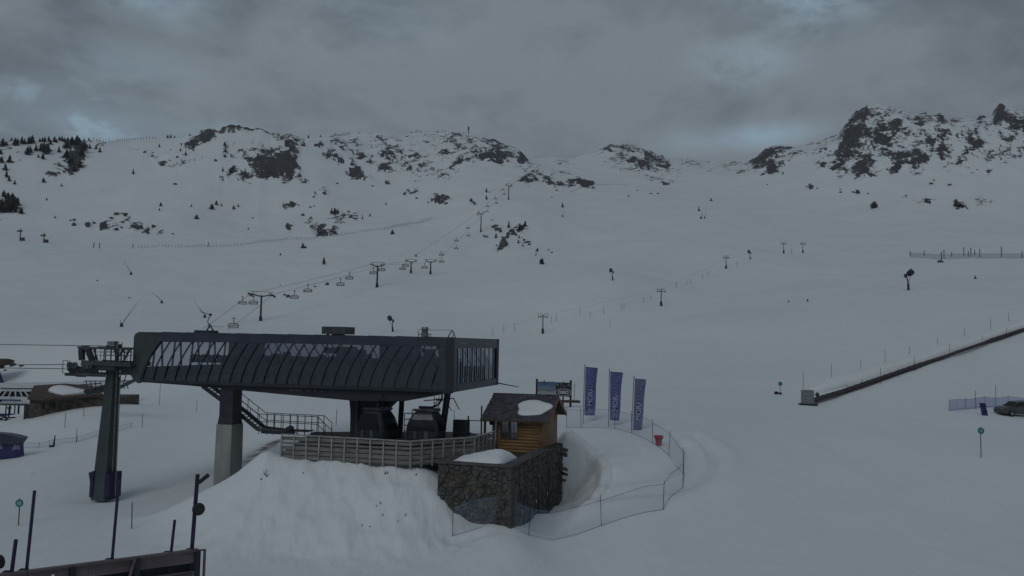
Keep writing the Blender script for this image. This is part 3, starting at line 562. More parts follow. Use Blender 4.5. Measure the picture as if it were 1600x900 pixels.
# rows of driving tyres
mb = MB()
for k in range(44):
    x = -20+k*.42
    mb.lathe([(0, .2), (.12, .2)], (x, 2.6, Z(-1.35)), (0, 1, 0), 8)
    if k % 2: mb.lathe([(0, .2), (.12, .2)], (x, 8.6, Z(-1.55)), (0, 1, 0), 8)
mb.b2((-20.3, 2.72, Z(-1.75)), (-1.5, 2.85, Z(-1.5))); mb.build('tyre_row', 'black', st)
mb = MB(); mb.lathe([(0, 2.3), (.12, 2.5), (.3, 2.5), (.42, 2.3)], (-4.2, 5.8, Z(-1.5)), (0, 0, 1), 28); mb.build('bullwheel', 'shell_dark', st)
mb = MB(); mb.lathe([(0, .34), (.1, .36), (.5, .36), (.6, .3)], (-1.9, 4.2, Z(-.75)), (0, 0, 1), 10); mb.build('motor', 'grey_steel', st)
# supports
mb = MB()   # steel head of the left column
mb.loft([[(x, y, z) for x, y in ((-a, -b), (a, -b), (a, b), (-a, b))] for z, a, b in ((Z(-5.75), .68, .62), (Z(-5.2), .60, .55), (Z(-3.35), .60, .55))])
c1 = mb.build('steel_column', 'dark_steel', st); c1.location = (-15.8, 1.0, 0); c1.scale = (.82, 1, 1)
mb = MB(); mb.loft([[(x, y, z) for x, y in ((-a, -b), (a, -b), (a, b), (-a, b))] for z, a, b in ((Z(-10.9), .74, .75), (Z(-5.75), .70, .70))])
c2 = mb.build('concrete_column', 'concrete', st); c2.location = (-15.8, 1.0, 0); c2.scale = (.82, 1, 1)
mb = MB(); mb.loft([[(x, y, z) for x, y in ((-a, -b), (a, -b), (a+o, b), (-a, b))] for z, a, b, o in ((Z(-7.2), .98, .9, 0), (Z(-5.0), 1.0, .9, 0), (Z(-4.6), 1.03, .9, .1), (Z(-3.7), 1.1, 1.0, .9))])
c3 = mb.build('main_column', 'shell_dark', st); c3.location = (-6.75, 3.4, 0)
mb = MB(); mb.bar((-7.2, 2.35, Z(-3.8)), (-7.2, 2.35, Z(-6.5)), .09, 8); mb.build('pipe', 'grey_steel', st)
mb = MB(); mb.bar((-4.9, 4.6, Z(-3.5)), (-5.0, 4.6, Z(-6.8)), .19, 8); mb.build('leg', 'dark_steel', st)
mb = MB(); mb.bar((-.9, 2.4, Z(-3.1)), (-1.35, 2.4, Z(-6.8)), .22, 8); mb.build('leg', 'dark_steel', st)
# light strip and lamps under the belly
mb = MB()
for x in (-11.1, -10.8, -10.6, -10.35, -9.9, -9.4, -8.9): mb.b2((x, .33, Z(-3.33)), (x+rnd.uniform(.1, .4), .34, Z(-3.29)))
_o = mb.build('reflector_strip', 'galv', st); _o['kind'] = 'stuff'
# things fixed to the roof
mb = MB(); mb.b2((-9.9, 2.2, Z(.42)), (-8.2, 3.8, Z(.92))); 
for x in (-9.6, -8.5): mb.b2((x, 2.3, TOP), (x+.12, 2.5, Z(.42)))
mb.b2((-9.3, 2.5, TOP), (-8.75, 3.4, Z(.42))); mb.build('rooftop_unit', 'grey_steel', st)
mb = MB(); mb.b2((-19.2, 1.5, TOP), (-18.0, 2.6, TOP+.2)); mb.build('roof_hatch', 'shell', st)
mb = MB(); X, Y = -18.35, 2.0
mb.bar((X-.2, Y, TOP+.15), (X+.05, Y, Z(.92)), .05); mb.bar((X+.35, Y, TOP+.15), (X+.05, Y, Z(.92)), .05); mb.bar((X+.05, Y, Z(.7)), (X-.15, Y, Z(1.15)), .03); mb.bar((X-.15, Y, Z(1.15)), (X+.05, Y, Z(1.62)), .03)
mb.lathe([(0, .09), (.12, .09)], (X+.05, Y-.05, Z(1.62)), (0, 1, 0), 8); mb.bar((X+.05, Y, Z(1.62)), (X-.75, Y, Z(1.82)), .025); mb.bar((X+.1, Y, Z(.82)), (X+1.1, Y, Z(.78)), .012)
mb.build('roof_mast', 'dark_steel', st)
mb = MB(); X, Y = -1.25, .8; mb.lathe([(0, .2), (.25, .25), (.38, .2)], (-2.6, 2.4, Z(.62)), (0, 0, 1), 10); mb.lathe([(0, .26), (.3, .26)], (-2.6, 2.4, TOP), (0, 0, 1), 8); mb.build('covered_floodlight', 'galv', st)
mb = MB(); mb.bar((-3.05, 2.4, TOP), (-3.05, 2.4, Z(.72)), .03); mb.bar((-2.2, 2.4, TOP), (-2.2, 2.4, Z(.55)), .03); mb.bar((-3.05, 2.4, Z(.5)), (-2.2, 2.4, Z(.5)), .025); mb.build('roof_rail', 'galv', st)
mb = MB(); mb.bar((-.55, 1, TOP), (-.28, 1, Z(.8)), .035); mb.bar((-.05, 1, TOP), (-.28, 1, Z(.8)), .035); mb.bar((-.3, 1, TOP), (-.1, 1, Z(.62)), .02); mb.bar((-2.6, 1, Z(.78)), (-.28, 1, Z(.78)), .012); mb.build('roof_bracket', 'dark_steel', st)
mb = MB(); mb.bar((0, WD, Z(-3.0)), (1.6, WD+.2, Z(-3.25)), .05, r2=.03); mb.build('outrigger_bar', 'dark_steel', st)

# maintenance stair and gangway of the station
stair = thing('access_stair', 'steel service stair with handrails descending from the station belly to a gangway', 'stairs', (C0[0], C0[1], Z(-7.0)), SRZ, zabs=True)
sy = 2.0
flight = [((-18.7, sy, Z(-3.35)), (-15.9, sy, Z(-5.05))), ((-15.9, sy, Z(-5.05)), (-14.3, sy, Z(-6.15))), ((-14.3, sy, Z(-6.15)), (-12.0, sy, Z(-6.32)))]
for yy in (sy, sy+1.0):
    mb = MB()
    for a, b in flight: mb.beam((a[0], yy, a[2]), (b[0], yy, b[2]), .08, .26)
    mb.build('stringer', 'grey_steel', stair)
tm = None
for k in range(18):
    t = (k+.5)/18; x = -18.7+t*4.4; z = Z(-3.3)-t*2.8
    if tm is None: mb = MB(); mb.box((0, sy+.5, 0), (.24, .9, .03)); z0 = stair['_z0']; mb.v = [(a, b, c+z0) for a, b, c in mb.v]; tm = mb.build('tread', 'galv', stair); c = tm
    else: c = tm.copy(); col.objects.link(c)
    c.location = (x, 0, z-stair['_z0'])
mb = MB(); mb.b2((-14.3, sy, Z(-6.2)), (-10.6, sy+1.0, Z(-6.14))); mb.build('gangway', 'deck', stair)
for yy in (sy, sy+1.0):
    mb = MB()
    for h in (.5, 1.0):
        mb.bar((-18.2, yy, Z(-3.55)+h), (-14.3, yy, Z(-6.12)+h), .025); mb.bar((-14.3, yy, Z(-6.12)+h), (-9.9, yy, Z(-6.14)+h), .025)
    mb.bar((-9.9, yy, Z(-5.14)), (-9.3, yy, Z(-5.6)), .025); mb.bar((-9.9, yy, Z(-5.64)), (-9.3, yy, Z(-6.1)), .025)
    for x in (-17.6, -16.6, -15.7, -14.9): z = Z(-3.55)-(x+18.2)*.659; mb.bar((x, yy, z-.1), (x, yy, z+1.0), .025)
    for x in (-14.2, -13.6, -13.1, -12.4, -11.9, -11.3, -10.8, -10.3, -9.9): mb.bar((x, yy, Z(-6.5)), (x, yy, Z(-5.14)), .025)
    mb.bar((-9.3, yy, Z(-6.5)), (-9.3, yy, Z(-5.6)), .025)
    mb.build('handrail', 'dark_steel', stair)
mb = MB(); mb.lathe([(0, .16), (.4, .22), (.55, .1)], (-12.1, sy-.1, Z(-6.1)), (1, 0, .35), 8); mb.b2((-14.0, sy-.05, Z(-6.42)), (-11.6, sy+.1, Z(-6.2))); mb.build('duct', 'dark_steel', stair)

# ---------------------------------------------------------------- boarding deck with board fence
dk = thing('boarding_deck', 'grey board fenced boarding deck of the gondola above the snow mound', 'deck', (-7, 50, Z(-7.2)), 0, zabs=True)
dl = lambda p: (p[0]+7, p[1]-50)   # world -> local
line = [(-13.2, 48.86), (-5.55, 47.25), (-2.1, 49.9), (-.95, 52.6)]
floorpoly = [dl(p) for p in line]+[dl((-.6, 56)), dl((-3, 62)), dl((-14, 60)), dl((-13.4, 52))]
mb = MB(); mb.prism(floorpoly, Z(-7.0), Z(-6.55), 'z'); mb.build('platform', 'deck', dk)
for (a, b), np_, rt in zip(zip(line[:-1], line[1:]), (10, 6, 5), ((Z(-5.55), Z(-5.62)), (Z(-5.62), Z(-5.62)), (Z(-5.62), Z(-5.55)))):
    a_, b_ = Vector(dl(a)), Vector(dl(b)); d = (b_-a_); nrm = Vector((d.y, -d.x)).normalized(); ln = d.length; ang = math.atan2(d.y, d.x)
    nb = 5
    for r in range(nb):
        for sgm in range(2 if ln > 4 else 1):
            sg = 2 if ln > 4 else 1; c = a_+d*((sgm+.5)/sg); zc = Z(-5.73)-r*.265
            mb = MB(); mb.box((c.x, c.y, zc+rnd.uniform(-.008, .008)), (ln/sg-.03, .04, .205 if r != 1 else .11), ang); mb.build('board', 'boards', dk)
    for k in range(np_+(1 if b == line[-1] else 0)):
        p = a_+d*(k/np_)+nrm*.06
        mb = MB(); mb.box((p.x, p.y, (rt[0]+Z(-7.05))/2), (.075, .06, 1.45), ang); mb.build('post', 'rail_paint', dk)
    mb = MB(); mb.beam((a_.x+nrm.x*.05, a_.y+nrm.y*.05, rt[0]+.05), (b_.x+nrm.x*.05, b_.y+nrm.y*.05, rt[1]+.05), .16, .06); mb.build('top_rail', 'rail_paint', dk)
# objects standing on the deck
ctrl = thing('control_cabinet', 'dark control cabinet on the deck left of the log hut', 'cabinet', (-3.25, 55.6, Z(-6.55)), -.2, zabs=True)
mb = MB(); mb.b2((-.42, -.3, Z(-6.55)), (.42, .3, Z(-5.1))); mb.build('body', 'shell_dark', ctrl)
mb = MB(); mb.b2((-.36, -.32, Z(-6.3)), (-.02, -.303, Z(-5.3))); mb.b2((.02, -.32, Z(-6.3)), (.36, -.303, Z(-5.3))); mb.build('door', 'dark_steel', ctrl)
for (u, v0, v1, D, r, lb) in ((732, 656, 672, 55, .08, 'short dark bollard post on the deck left of the control cabinet'), (752, 634, 672, 55, .05, 'tall thin post on the deck right of the control cabinet'), (773, 648, 675, 54.5, .06, 'slim dark post on the deck under the hut porch')):
    a = W(u, v1, D); b = W(u-1, v0, D); t = thing('deck_post', lb, 'post', (a.x, a.y, Z(-6.55)), 0, zabs=True)
    mb = MB(); mb.bar((0, 0, Z(-6.55)), (0, 0, b.z), r, 8); mb.build('shaft', 'black', t); mb = MB(); mb.box((0, 0, Z(-6.5)), (.25, .25, .06)); mb.build('base_plate', 'black', t)
bar_ = thing('entry_gate', 'dark metal entry gate with horizontal bars beside the log hut porch', 'gate', (-1.8, 54.6, Z(-6.55)), -.15, zabs=True)
mb = MB(); mb.bar((-.9, 0, Z(-6.55)), (-.9, 0, Z(-4.75)), .05, 8); mb.bar((.75, 0, Z(-6.55)), (.75, 0, Z(-4.75)), .05, 8); mb.build('frame', 'dark_steel', bar_)
mb = MB(); mb.bar((-.9, 0, Z(-5.05)), (.75, 0, Z(-5.05)), .03); mb.bar((-.9, 0, Z(-5.9)), (.75, 0, Z(-5.9)), .03); mb.build('crossbar', 'dark_steel', bar_)
ts = thing('platform_rail', 'grey stair rail with pale bars between the two gondola cabins', 'railing', (-6.9, 57.5, Z(-6.55)), 0, zabs=True)
mb = MB()
for k in range(5): mb.bar((-.3+k*.52, 0, Z(-6.55)), (-.3+k*.52, 0, Z(-4.6 if k == 1 else -4.9)), .03)
mb.build('upright', 'grey_steel', ts); mb = MB()
for h in (-4.9, -5.3, -5.7, -6.1): mb.bar((-.3, 0, Z(h)), (1.8, 0, Z(h)), .035)
mb.build('bar', 'galv', ts)
mb = MB(); p = [(-.2+2.0, .5, Z(-3.7)), (1.0, .5, Z(-4.25)), (.8, .5, Z(-5.0)), ]
ld = thing('rope_frame', 'thin dark guide frame and ladder hanging under the station behind the right cabin', 'ladder', (-5.1, 56.5, Z(-6.55)), 0, zabs=True)
for x in (.0, .32): mb = MB(); mb.bar((x, 0, Z(-3.6)), (x, 0, Z(-6.5)), .025); mb.build('side_rail', 'dark_steel', ld)
mb = MB()
for k in range(10): mb.bar((0, 0, Z(-3.8)-k*.28), (.32, 0, Z(-3.8)-k*.28), .018)
mb.build('rung', 'dark_steel', ld)
mb = MB(); mb.path([(-.7, 0, Z(-3.95)), (1.3, 0, Z(-3.75)), (1.7, 0, Z(-4.5))], .035); mb.path([(.1, 0, Z(-3.9)), (.75, 0, Z(-3.9)), (1.2, 0, Z(-4.6))], .03); mb.path([(.3, 0, Z(-3.8)), (-.3, 0, Z(-4.8))], .025); mb.build('guide_bar', 'dark_steel', ld)

# ---------------------------------------------------------------- gondola cabins
def cabin(name, label, D, u, rz, arm=True):
    p = W(u, 660, D); zb = Z(-6.5)
    t = thing(name, label, 'cable car cabin', (p.x, p.y, zb), rz, 'gondola cabins parked under the station')
    def ring(z, w_, d_, e=.30):
        pts = []
        for k in range(24):
            a = 2*math.pi*k/24; c, s_ = math.cos(a), math.sin(a)
            pts.append((w_*math.copysign(abs(c)**e, c), d_*math.copysign(abs(s_)**e, s_), z))
        return pts
    prof = [(.02, .80, .80), (.12, .92, .86), (.45, 1.06, .93), (.85, 1.10, .95), (1.25, 1.05, .92), (1.65, .90, .84), (2.02, .68, .70), (2.12, .60, .60), (2.16, .45, .42)]
    mb = MB(); mb.smooth = True; mb.loft([ring(*r) for r in prof]); mb.build('shell', 'shell_dark', t)
    # windows slightly proud of the shell, front/back and both ends
    def pan(prof2, axis, f, m, nm):
        mb = MB(); rows = []
        for z, w_, d_ in prof2:
            if axis == 'y': rows.append([(x*w_*.80, f*(d_+.012), z) for x in (-1, -.5, 0, .5, 1)])
            else: rows.append([(f*(w_+.012), y*d_*.74, z) for y in (-1, -.5, 0, .5, 1)])
        vs = [q for r in rows for q in r]; fs = [(k*5+i, k*5+i+1, (k+1)*5+i+1, (k+1)*5+i) for k in range(len(rows)-1) for i in range(4)]
        mb.add(vs, fs); return mb.build(nm, m, t)
    up = [(.95, 1.095, .945), (1.25, 1.05, .92), (1.65, .90, .84), (1.96, .72, .72)]; lo = [(.22, .97, .885), (.45, 1.06, .93), (.85, 1.10, .95)]
    for f in (-1, 1):
        pan(up, 'y', f, 'cab_glass', 'window'); pan(up, 'x', f, 'glass_side' if (f == 1 and not arm) else 'cab_glass', 'end_window'); pan(lo, 'y', f, 'shell_dark', 'lower_panel')
    mb = MB(); mb.b2((-.9, -.99, .12), (.9, -.94, .2)); mb.b2((-.9, .94, .12), (.9, .99, .2)); mb.build('bumper', 'black', t)
    mb = MB(); mb.b2((-.015, -.985, .25), (.015, -.96, .95)); mb.b2((-.5, -.995, .45), (-.3, -.955, .95)); mb.b2((.2, -.995, .45), (.45, -.955, .95)); mb.build('ski_rack', 'grey_steel', t)
    mb = MB(); mb.b2((-.70, -.60, 2.17), (.70, -.50, 2.30)); mb.b2((-.70, .5, 2.17), (.70, .6, 2.3)); mb.b2((-.8, -.35, 2.12), (.8, .35, 2.22)); mb.build('roof_frame', 'grey_steel' if arm else 'shell', t)
    mb = MB(); mb.smooth = True
    if arm:
        pts = [(-.55, 0, 2.38), (.25, 0, 2.38), (.55, 0, 2.45), (.80, 0, 2.62), (.95, 0, 2.85), (1.0, 0, 3.2)]
        mb.path(pts, .06, 8); mb.bar((-.3, 0, 2.2), (-.3, 0, 2.38), .05); mb.bar((.2, 0, 2.2), (.2, 0, 2.38), .05)
    else: mb.path([(0, 0, 2.2), (0, 0, 2.6), (.3, 0, 3.0), (.3, 0, 3.3)], .06, 8)
    mb.build('hanger_arm', 'black', t)
    if arm:
        o = text('GRANV', .26, 'lettering', 'grey_steel', t, (.32, -.99, .38), (R(88), 0, 0), 1, .004); 
    return t
cabin('gondola_cabin', 'dark rounded gondola cabin hanging under the station, nearer the main column', 53.2, 590, R(-30), False)
cabin('gondola_cabin', 'dark gondola cabin with curved hanger arm beside the right station leg', 53.2, 666.5, SRZ)

# ---------------------------------------------------------------- stone building
A0 = (.16, 45.0); BRZ = -math.atan2(1.2, 4.04)
sb = thing('stone_building', 'stone walled lift building with flat snow filled roof terrace under the log hut', 'building', (A0[0], A0[1], Z(-11.0)), BRZ, zabs=True)
# local x to the left is negative along the front, y runs back
FW, SD, WT = 4.22, 12.2, Z(-6.62)
mb = MB(); mb.b2((-FW, .05, Z(-11.2)), (-.05, .5, WT)); mb.b2((-.5, .5, Z(-11.2)), (-.05, SD, WT)); mb.b2((-FW, .5, Z(-11.2)), (-FW+.4, 3.4, WT)); mb.build('wall', 'mortar', sb)
# field stones: irregular blocks (cells of scattered points) standing proud of the mortar
def rubble(w_, h_, size, seed, holes=()):
    rs = random.Random(seed); nx_, nz_ = int(w_/size), int(h_/(size*.72)); pts = []
    for i in range(-1, nx_+1):
        for j in range(-1, nz_+1): pts.append(((i+.5+rs.uniform(-.46, .46)+(.5 if j % 2 else 0))*w_/nx_, (j+.5+rs.uniform(-.42, .42))*h_/nz_))
    pts = [p_ for p_ in pts if rs.random() > .16]
    cells = []
    for a, (px, pz) in enumerate(pts):
        poly = [(max(0, px-1), max(0, pz-1)), (min(w_, px+1), max(0, pz-1)), (min(w_, px+1), min(h_, pz+1)), (max(0, px-1), min(h_, pz+1))]
        if not (0 <= px <= w_ and 0 <= pz <= h_): continue
        for k, (qx, qz) in enumerate(pts):
            if k == a or abs(qx-px) > 1.6 or abs(qz-pz) > 1.6: continue
            mx_, mz_, nx2, nz2 = (px+qx)/2, (pz+qz)/2, qx-px, qz-pz; o_ = []
            for i in range(len(poly)):
                A, B = poly[i], poly[(i+1) % len(poly)]; da = (A[0]-mx_)*nx2+(A[1]-mz_)*nz2; db = (B[0]-mx_)*nx2+(B[1]-mz_)*nz2
                if da <= 0: o_.append(A)
                if da*db < 0: t = da/(da-db); o_.append((A[0]+(B[0]-A[0])*t, A[1]+(B[1]-A[1])*t))
            poly = o_
            if len(poly) < 3: break
        if len(poly) < 3: continue
        cx = sum(p_[0] for p_ in poly)/len(poly); cz = sum(p_[1] for p_ in poly)/len(poly)
        if any(q0-.05 < cx < q1+.05 and q2 < cz < q3 for q0, q1, q2, q3 in holes): continue
        cells.append((cx, cz, [(x-cx, z-cz) for x, z in poly], rs.uniform(.03, .10), rs.choice([0, 0, 1, 2, 2])))
    return cells
base_z = Z(-10.6)
doors = [(2.0, 2.75, -.5, 2.62), (5.2, 5.9, -.5, 2.72), (7.9, 8.55, -.5, 2.8)]
vis = [(c, True) for c in rubble(FW, WT-base_z, .33, 3)]+[(c, False) for c in rubble(SD, WT-base_z, .40, 5, doors)]
def above(c, fr):
    x = -FW+c[0] if fr else -.05; y = .05 if fr else c[0]
    wx = A0[0]+x*math.cos(BRZ)-y*math.sin(BRZ); wy = A0[1]+x*math.sin(BRZ)+y*math.cos(BRZ)
    return base_z+c[1]+.25 > gz(wx+(.3 if not fr else 0), wy-(.3 if fr else 0))
vis = [q for q in vis if above(*q)]; vis.sort(key=lambda q: 0 if q[1] else q[0][0]+1)
rest = MB()
def stone_geo(mb, c, fr):
    n = len(c[2]); P1 = [(x*.95, -.001, z*.94) for x, z in c[2]]; P2 = [(x*.72, -c[3]*(1+.25*math.sin(i*2.1)), z*.70) for i, (x, z) in enumerate(c[2])]
    fs = [tuple(range(n, 2*n))]+[(k, (k+1) % n, n+(k+1) % n, n+k) for k in range(n)]
    T_ = (lambda p_: (-FW+c[0]+p_[0], .05+p_[1], base_z+c[1]+p_[2])) if fr else (lambda p_: (-.05-p_[1], c[0]+p_[0], base_z+c[1]+p_[2]))
    mb.add([T_(p_) for p_ in P1+P2], fs)
for i_, (c, fr) in enumerate(vis):
    if i_ < 300: mb = MB(); stone_geo(mb, c, fr); mb.build('stone', ('stone_a', 'stone_b', 'stone_c')[c[4]], sb)
    else: rest.cur = c[4]; stone_geo(rest, c, fr)
if rest.v: o = rest.build('stone', ['stone_a', 'stone_b', 'stone_c'], sb); o['kind'] = 'stuff'
# quoins on the visible corner
for k in range(12):
    mb = MB(); ln_ = .30 if k % 2 else .18; hz = (WT-base_z)/12
    mb.b2((-ln_, -.03, base_z+k*hz+.015), (.03, (.18 if k % 2 else .3), base_z+(k+1)*hz-.02)); mb.build('quoin', 'stone_c', sb)
mb = MB(); mb.b2((-FW-.05, -.08, WT+.003), (.08, .55, WT+.11)); mb.b2((-.58, .55, WT+.003), (.08, 7.9, WT+.11)); mb.b2((-FW-.05, .55, WT+.003), (-FW+.45, 3.2, WT+.11)); mb.build('coping', 'capstone', sb)
mb = MB(); mb.b2((-FW+.3, .4, Z(-7.4)), (-.4, SD-.1, Z(-6.98))); mb.build('terrace_floor', 'deck', sb)
for y0, y1, zb_, zt_ in doors:
    mb = MB(); mb.b2((-.2, y0, base_z), (-.03, y1, base_z+zt_)); d_ = mb.build('door', 'shell_dark', sb)
    mb = MB(); mb.b2((-.06, y0-.08, base_z+zt_), (.05, y1+.08, base_z+zt_+.1)); mb.b2((-.06, y0-.07, base_z), (.04, y0, base_z+zt_)); mb.b2((-.06, y1, base_z), (.04, y1+.07, base_z+zt_)); mb.build('door_frame', 'capstone', d_)
    mb = MB(); mb.bar((.02, y0+.12, base_z+1.2), (.02, y0+.12, base_z+1.4), .025); mb.build('door_handle', 'white', d_)
# broken slate ends sticking out of the back corner
for k, (y, z_, s_) in enumerate([(11.6, -7.0, .5), (11.9, -7.35, .35), (11.4, -8.2, .55), (11.8, -8.6, .3), (11.2, -8.9, .3)]):
    mb = MB(); mb.box((.2, y, Z(z_)), (s_, .5, .16), .3*k, .1, .2); mb.build('slate_slab', 'stone_c', sb)
# snow heap lying on the terrace
mb = MB(); mb.smooth = True; n = 26; N2 = 14; vs = []; fs = []
for j in range(N2):
    for i in range(n):
        x = -FW+.35+(FW-1.0)*i/(n-1); y = .35+(3.6)*j/(N2-1)
        e = math.exp(-((x+1.45)/.95)**2)*.50+math.exp(-((x+2.9)/.8)**2)*.22+.05
        h = e*math.sin(math.pi*min(1, (j+.2)/(N2-1)))**.6*(min(1, i/2.5, (n-1-i)/2.5))**.5
        h += .10*(float(fbm(np.array([x*2.2]), np.array([y*2.2]), 3, 5)[0])-.5)*(1 if 0 < i < n-1 else 0)
        vs.append((x, y, Z(-6.95)+max(-.02, h*1.25)+(.30 if 0 < i < n-1 and j < N2-1 else 0)))
fs = [(j*n+i, j*n+i+1, (j+1)*n+i+1, (j+1)*n+i) for j in range(N2-1) for i in range(n-1)]
mb.add(vs, fs); o = mb.build('terrace_snow', 'loose_snow', sb)

# ---------------------------------------------------------------- log hut
H0 = (2.04, 53.6); HRZ = -math.atan2(.225, .974)
hut = thing('log_hut', 'small orange brown log hut with slate roof and snow patch on the stone building', 'hut', (H0[0], H0[1], Z(-6.98)), HRZ, zabs=True)
HW, HD, HB, HE = 2.85, 5.3, Z(-6.98), Z(-4.75)
nl = 11; lh = (HE-HB)/nl
def log(x0_, y0_, x1_, y1_, z_, parent=hut):
    mb = MB(); mb.smooth = True; mb.bar((x0_, y0_, z_), (x1_, y1_, z_), lh*.62, 8); return mb.build('log', 'log', parent)
win = (-2.62, -1.55, Z(-6.05), Z(-5.0))
for k in range(nl):
    z_ = HB+(k+.5)*lh
    if win[2]-.02 < z_ < win[3]+.02:
        log(-HW, 0, win[0], 0, z_); log(win[1], 0, 0, 0, z_)
    else: log(-HW, 0, 0, 0, z_)
    log(0, .05, 0, HD, z_+.002); log(-HW, .05, -HW, HD, z_+.003); log(-HW, HD, 0, HD, z_-.001)
# gable logs
RZ_ = Z(-3.62)
for s_x in (0, -HW):
    k = 0; z_ = HE+lh*.5
    while z_ < RZ_-.15:
        t = (z_-HE)/(RZ_-HE); log(s_x, HD/2*t+.1, s_x, HD-HD/2*t-.1, z_); z_ += lh
mb = MB(); mb.b2((-.16, -.12, HB), (.12, .14, HE)); mb.build('corner_post', 'log_red', hut)
mb = MB(); mb.b2((-.10, HD-.12, HB), (.10, HD+.12, HE)); mb.build('corner_post', 'log_red', hut)
mb = MB(); mb.b2((-HW-.1, -.1, HB), (-HW+.1, .1, HE)); mb.build('corner_post', 'log_red', hut)
f_ = MB()
for a, b in (((win[0]-.06, -.12, win[2]-.06), (win[1]+.06, .1, win[2])), ((win[0]-.06, -.12, win[3]), (win[1]+.06, .1, win[3]+.06)), ((win[0]-.06, -.12, win[2]), (win[0], .1, win[3])), ((win[1], -.12, win[2]), (win[1]+.06, .1, win[3])), (((win[0]+win[1])/2-.06, -.1, win[2]), ((win[0]+win[1])/2+.06, .08, win[3]))): f_.b2(a, b)
wf = f_.build('window', 'wood_dark', hut)
xm = (win[0]+win[1])/2
for a, b in ((win[0], xm-.06), (xm+.06, win[1])):
    mb = MB(); mb.add([(a, 0, win[2]), (b, 0, win[2]), (b, 0, win[3]), (a, 0, win[3])], [(0, 1, 2, 3)]); mb.build('pane', 'win_glass', wf)
mb = MB()
for x in (win[0]+.05, win[0]+.25, xm+.1, xm+.3): mb.b2((x, .25, win[2]+.35), (x+.14, .27, win[3]))
mb.build('curtain', 'white_paint', wf)
mb = MB(); mb.b2((-HW+.1, HD*.5, HB), (-.1, HD*.5+.05, HE-.5)); mb.build('inner_partition', 'wood_dark', hut)
# roof: slate courses on both slopes, overhanging a porch at the left
RX0, RX1 = -HW-1.0, .62; ov = .75
slope_len = math.hypot(HD/2+ov, RZ_+.18-(HE-.18)); ezf = Z(-4.88)
rf = MB()
for s_ in (1, -1):
    yr = HD/2; ye = -ov if s_ == 1 else HD+ov
    P = [(yr, RZ_+.16), (ye, ezf+.02), (ye, ezf-.08), (yr, RZ_+.02)]
    rf.prism(P, RX0, RX1, 'x')
rfo = rf.build('roof', 'wood_dark', hut)
NC = 9; cnt2 = 0; base_me = None
for s_ in (1, -1):
    for c in range(NC):
        t0, t1 = c/NC, (c+1)/NC+.03; yr = HD/2; ye = -ov if s_ == 1 else HD+ov
        y_a, z_a = ye+(yr-ye)*t0, ezf+.045+(RZ_+.185-ezf-.025)*t0; y_b, z_b = ye+(yr-ye)*min(t1, 1), ezf+.045+(RZ_+.185-ezf-.025)*min(t1, 1)
        nn = 13 if s_ == 1 else 1; wdt = (RX1-RX0)/nn
        for i in range(nn):
            xa = RX0+i*wdt+(wdt/2 if c % 2 and nn > 1 else 0); xb = min(xa+wdt-.02, RX1)
            if xb <= xa: continue
            j = rnd.uniform(-.012, .012)
            mb = MB(); mb.add([(xa, y_a, z_a+.02+j), (xb, y_a, z_a+.02+j), (xb, y_b, z_b+.002+j), (xa, y_b, z_b+.002+j), (xa, y_a, z_a-.02), (xb, y_a, z_a-.02), (xb, y_b, z_b-.02), (xa, y_b, z_b-.02)], [(0, 1, 2, 3), (0, 4, 5, 1), (1, 5, 6, 2), (3, 2, 6, 7), (0, 3, 7, 4)])
            mb.build('shingle', 'shingle', rfo)
mb = MB(); mb.bar((RX0, HD/2, RZ_+.2), (RX1, HD/2, RZ_+.2), .07, 6); mb.build('ridge_cap', 'shingle', rfo)
mb = MB()
for s_ in (1, -1):
    ye = -ov if s_ == 1 else HD+ov; mb.beam((RX1+.02, HD/2, RZ_+.06), (RX1+.02, ye, ezf-.06), .05, .24)
mb.build('bargeboard', 'log_red', rfo)
# snow patch on the front slope
mb = MB(); mb.smooth = True; cxp, ctp = -.70, .47; rings = []; n = 26
for q, h in ((1, 0), (.93, .05), (.6, .08), (.25, .09), (.02, .09)):
    rg = []
    for k in range(n):
        a = 2*math.pi*k/n; wob = 1+.10*math.sin(3*a+1)+.06*math.sin(5*a)
        x = cxp+1.12*q*wob*math.copysign(abs(math.cos(a))**.8, math.cos(a)); t = ctp+.30*q*wob*math.sin(a); rg.append((x, -ov+(HD/2+ov)*t, ezf+.075+(RZ_+.16-ezf)*t+h))
    rings.append(rg)
mb.loft(rings); mb.build('roof_snow', 'loose_snow', hut)
for x, y in ((RX0+.25, -.45), (RX0+.85, -.4), (RX0+.25, HD-.3)):
    mb = MB(); mb.b2((x-.07, y-.07, HB-.0), (x+.07, y+.07, ezf+.0 if y < 1 else ezf)); mb.build('porch_post', 'wood_dark', hut)
mb = MB(); mb.lathe([(0, .1), (.2, .14), (.26, .05)], (RX0+.6, -.2, Z(-5.25)), (0, 0, 1), 8); mb.build('lantern', 'black', hut)

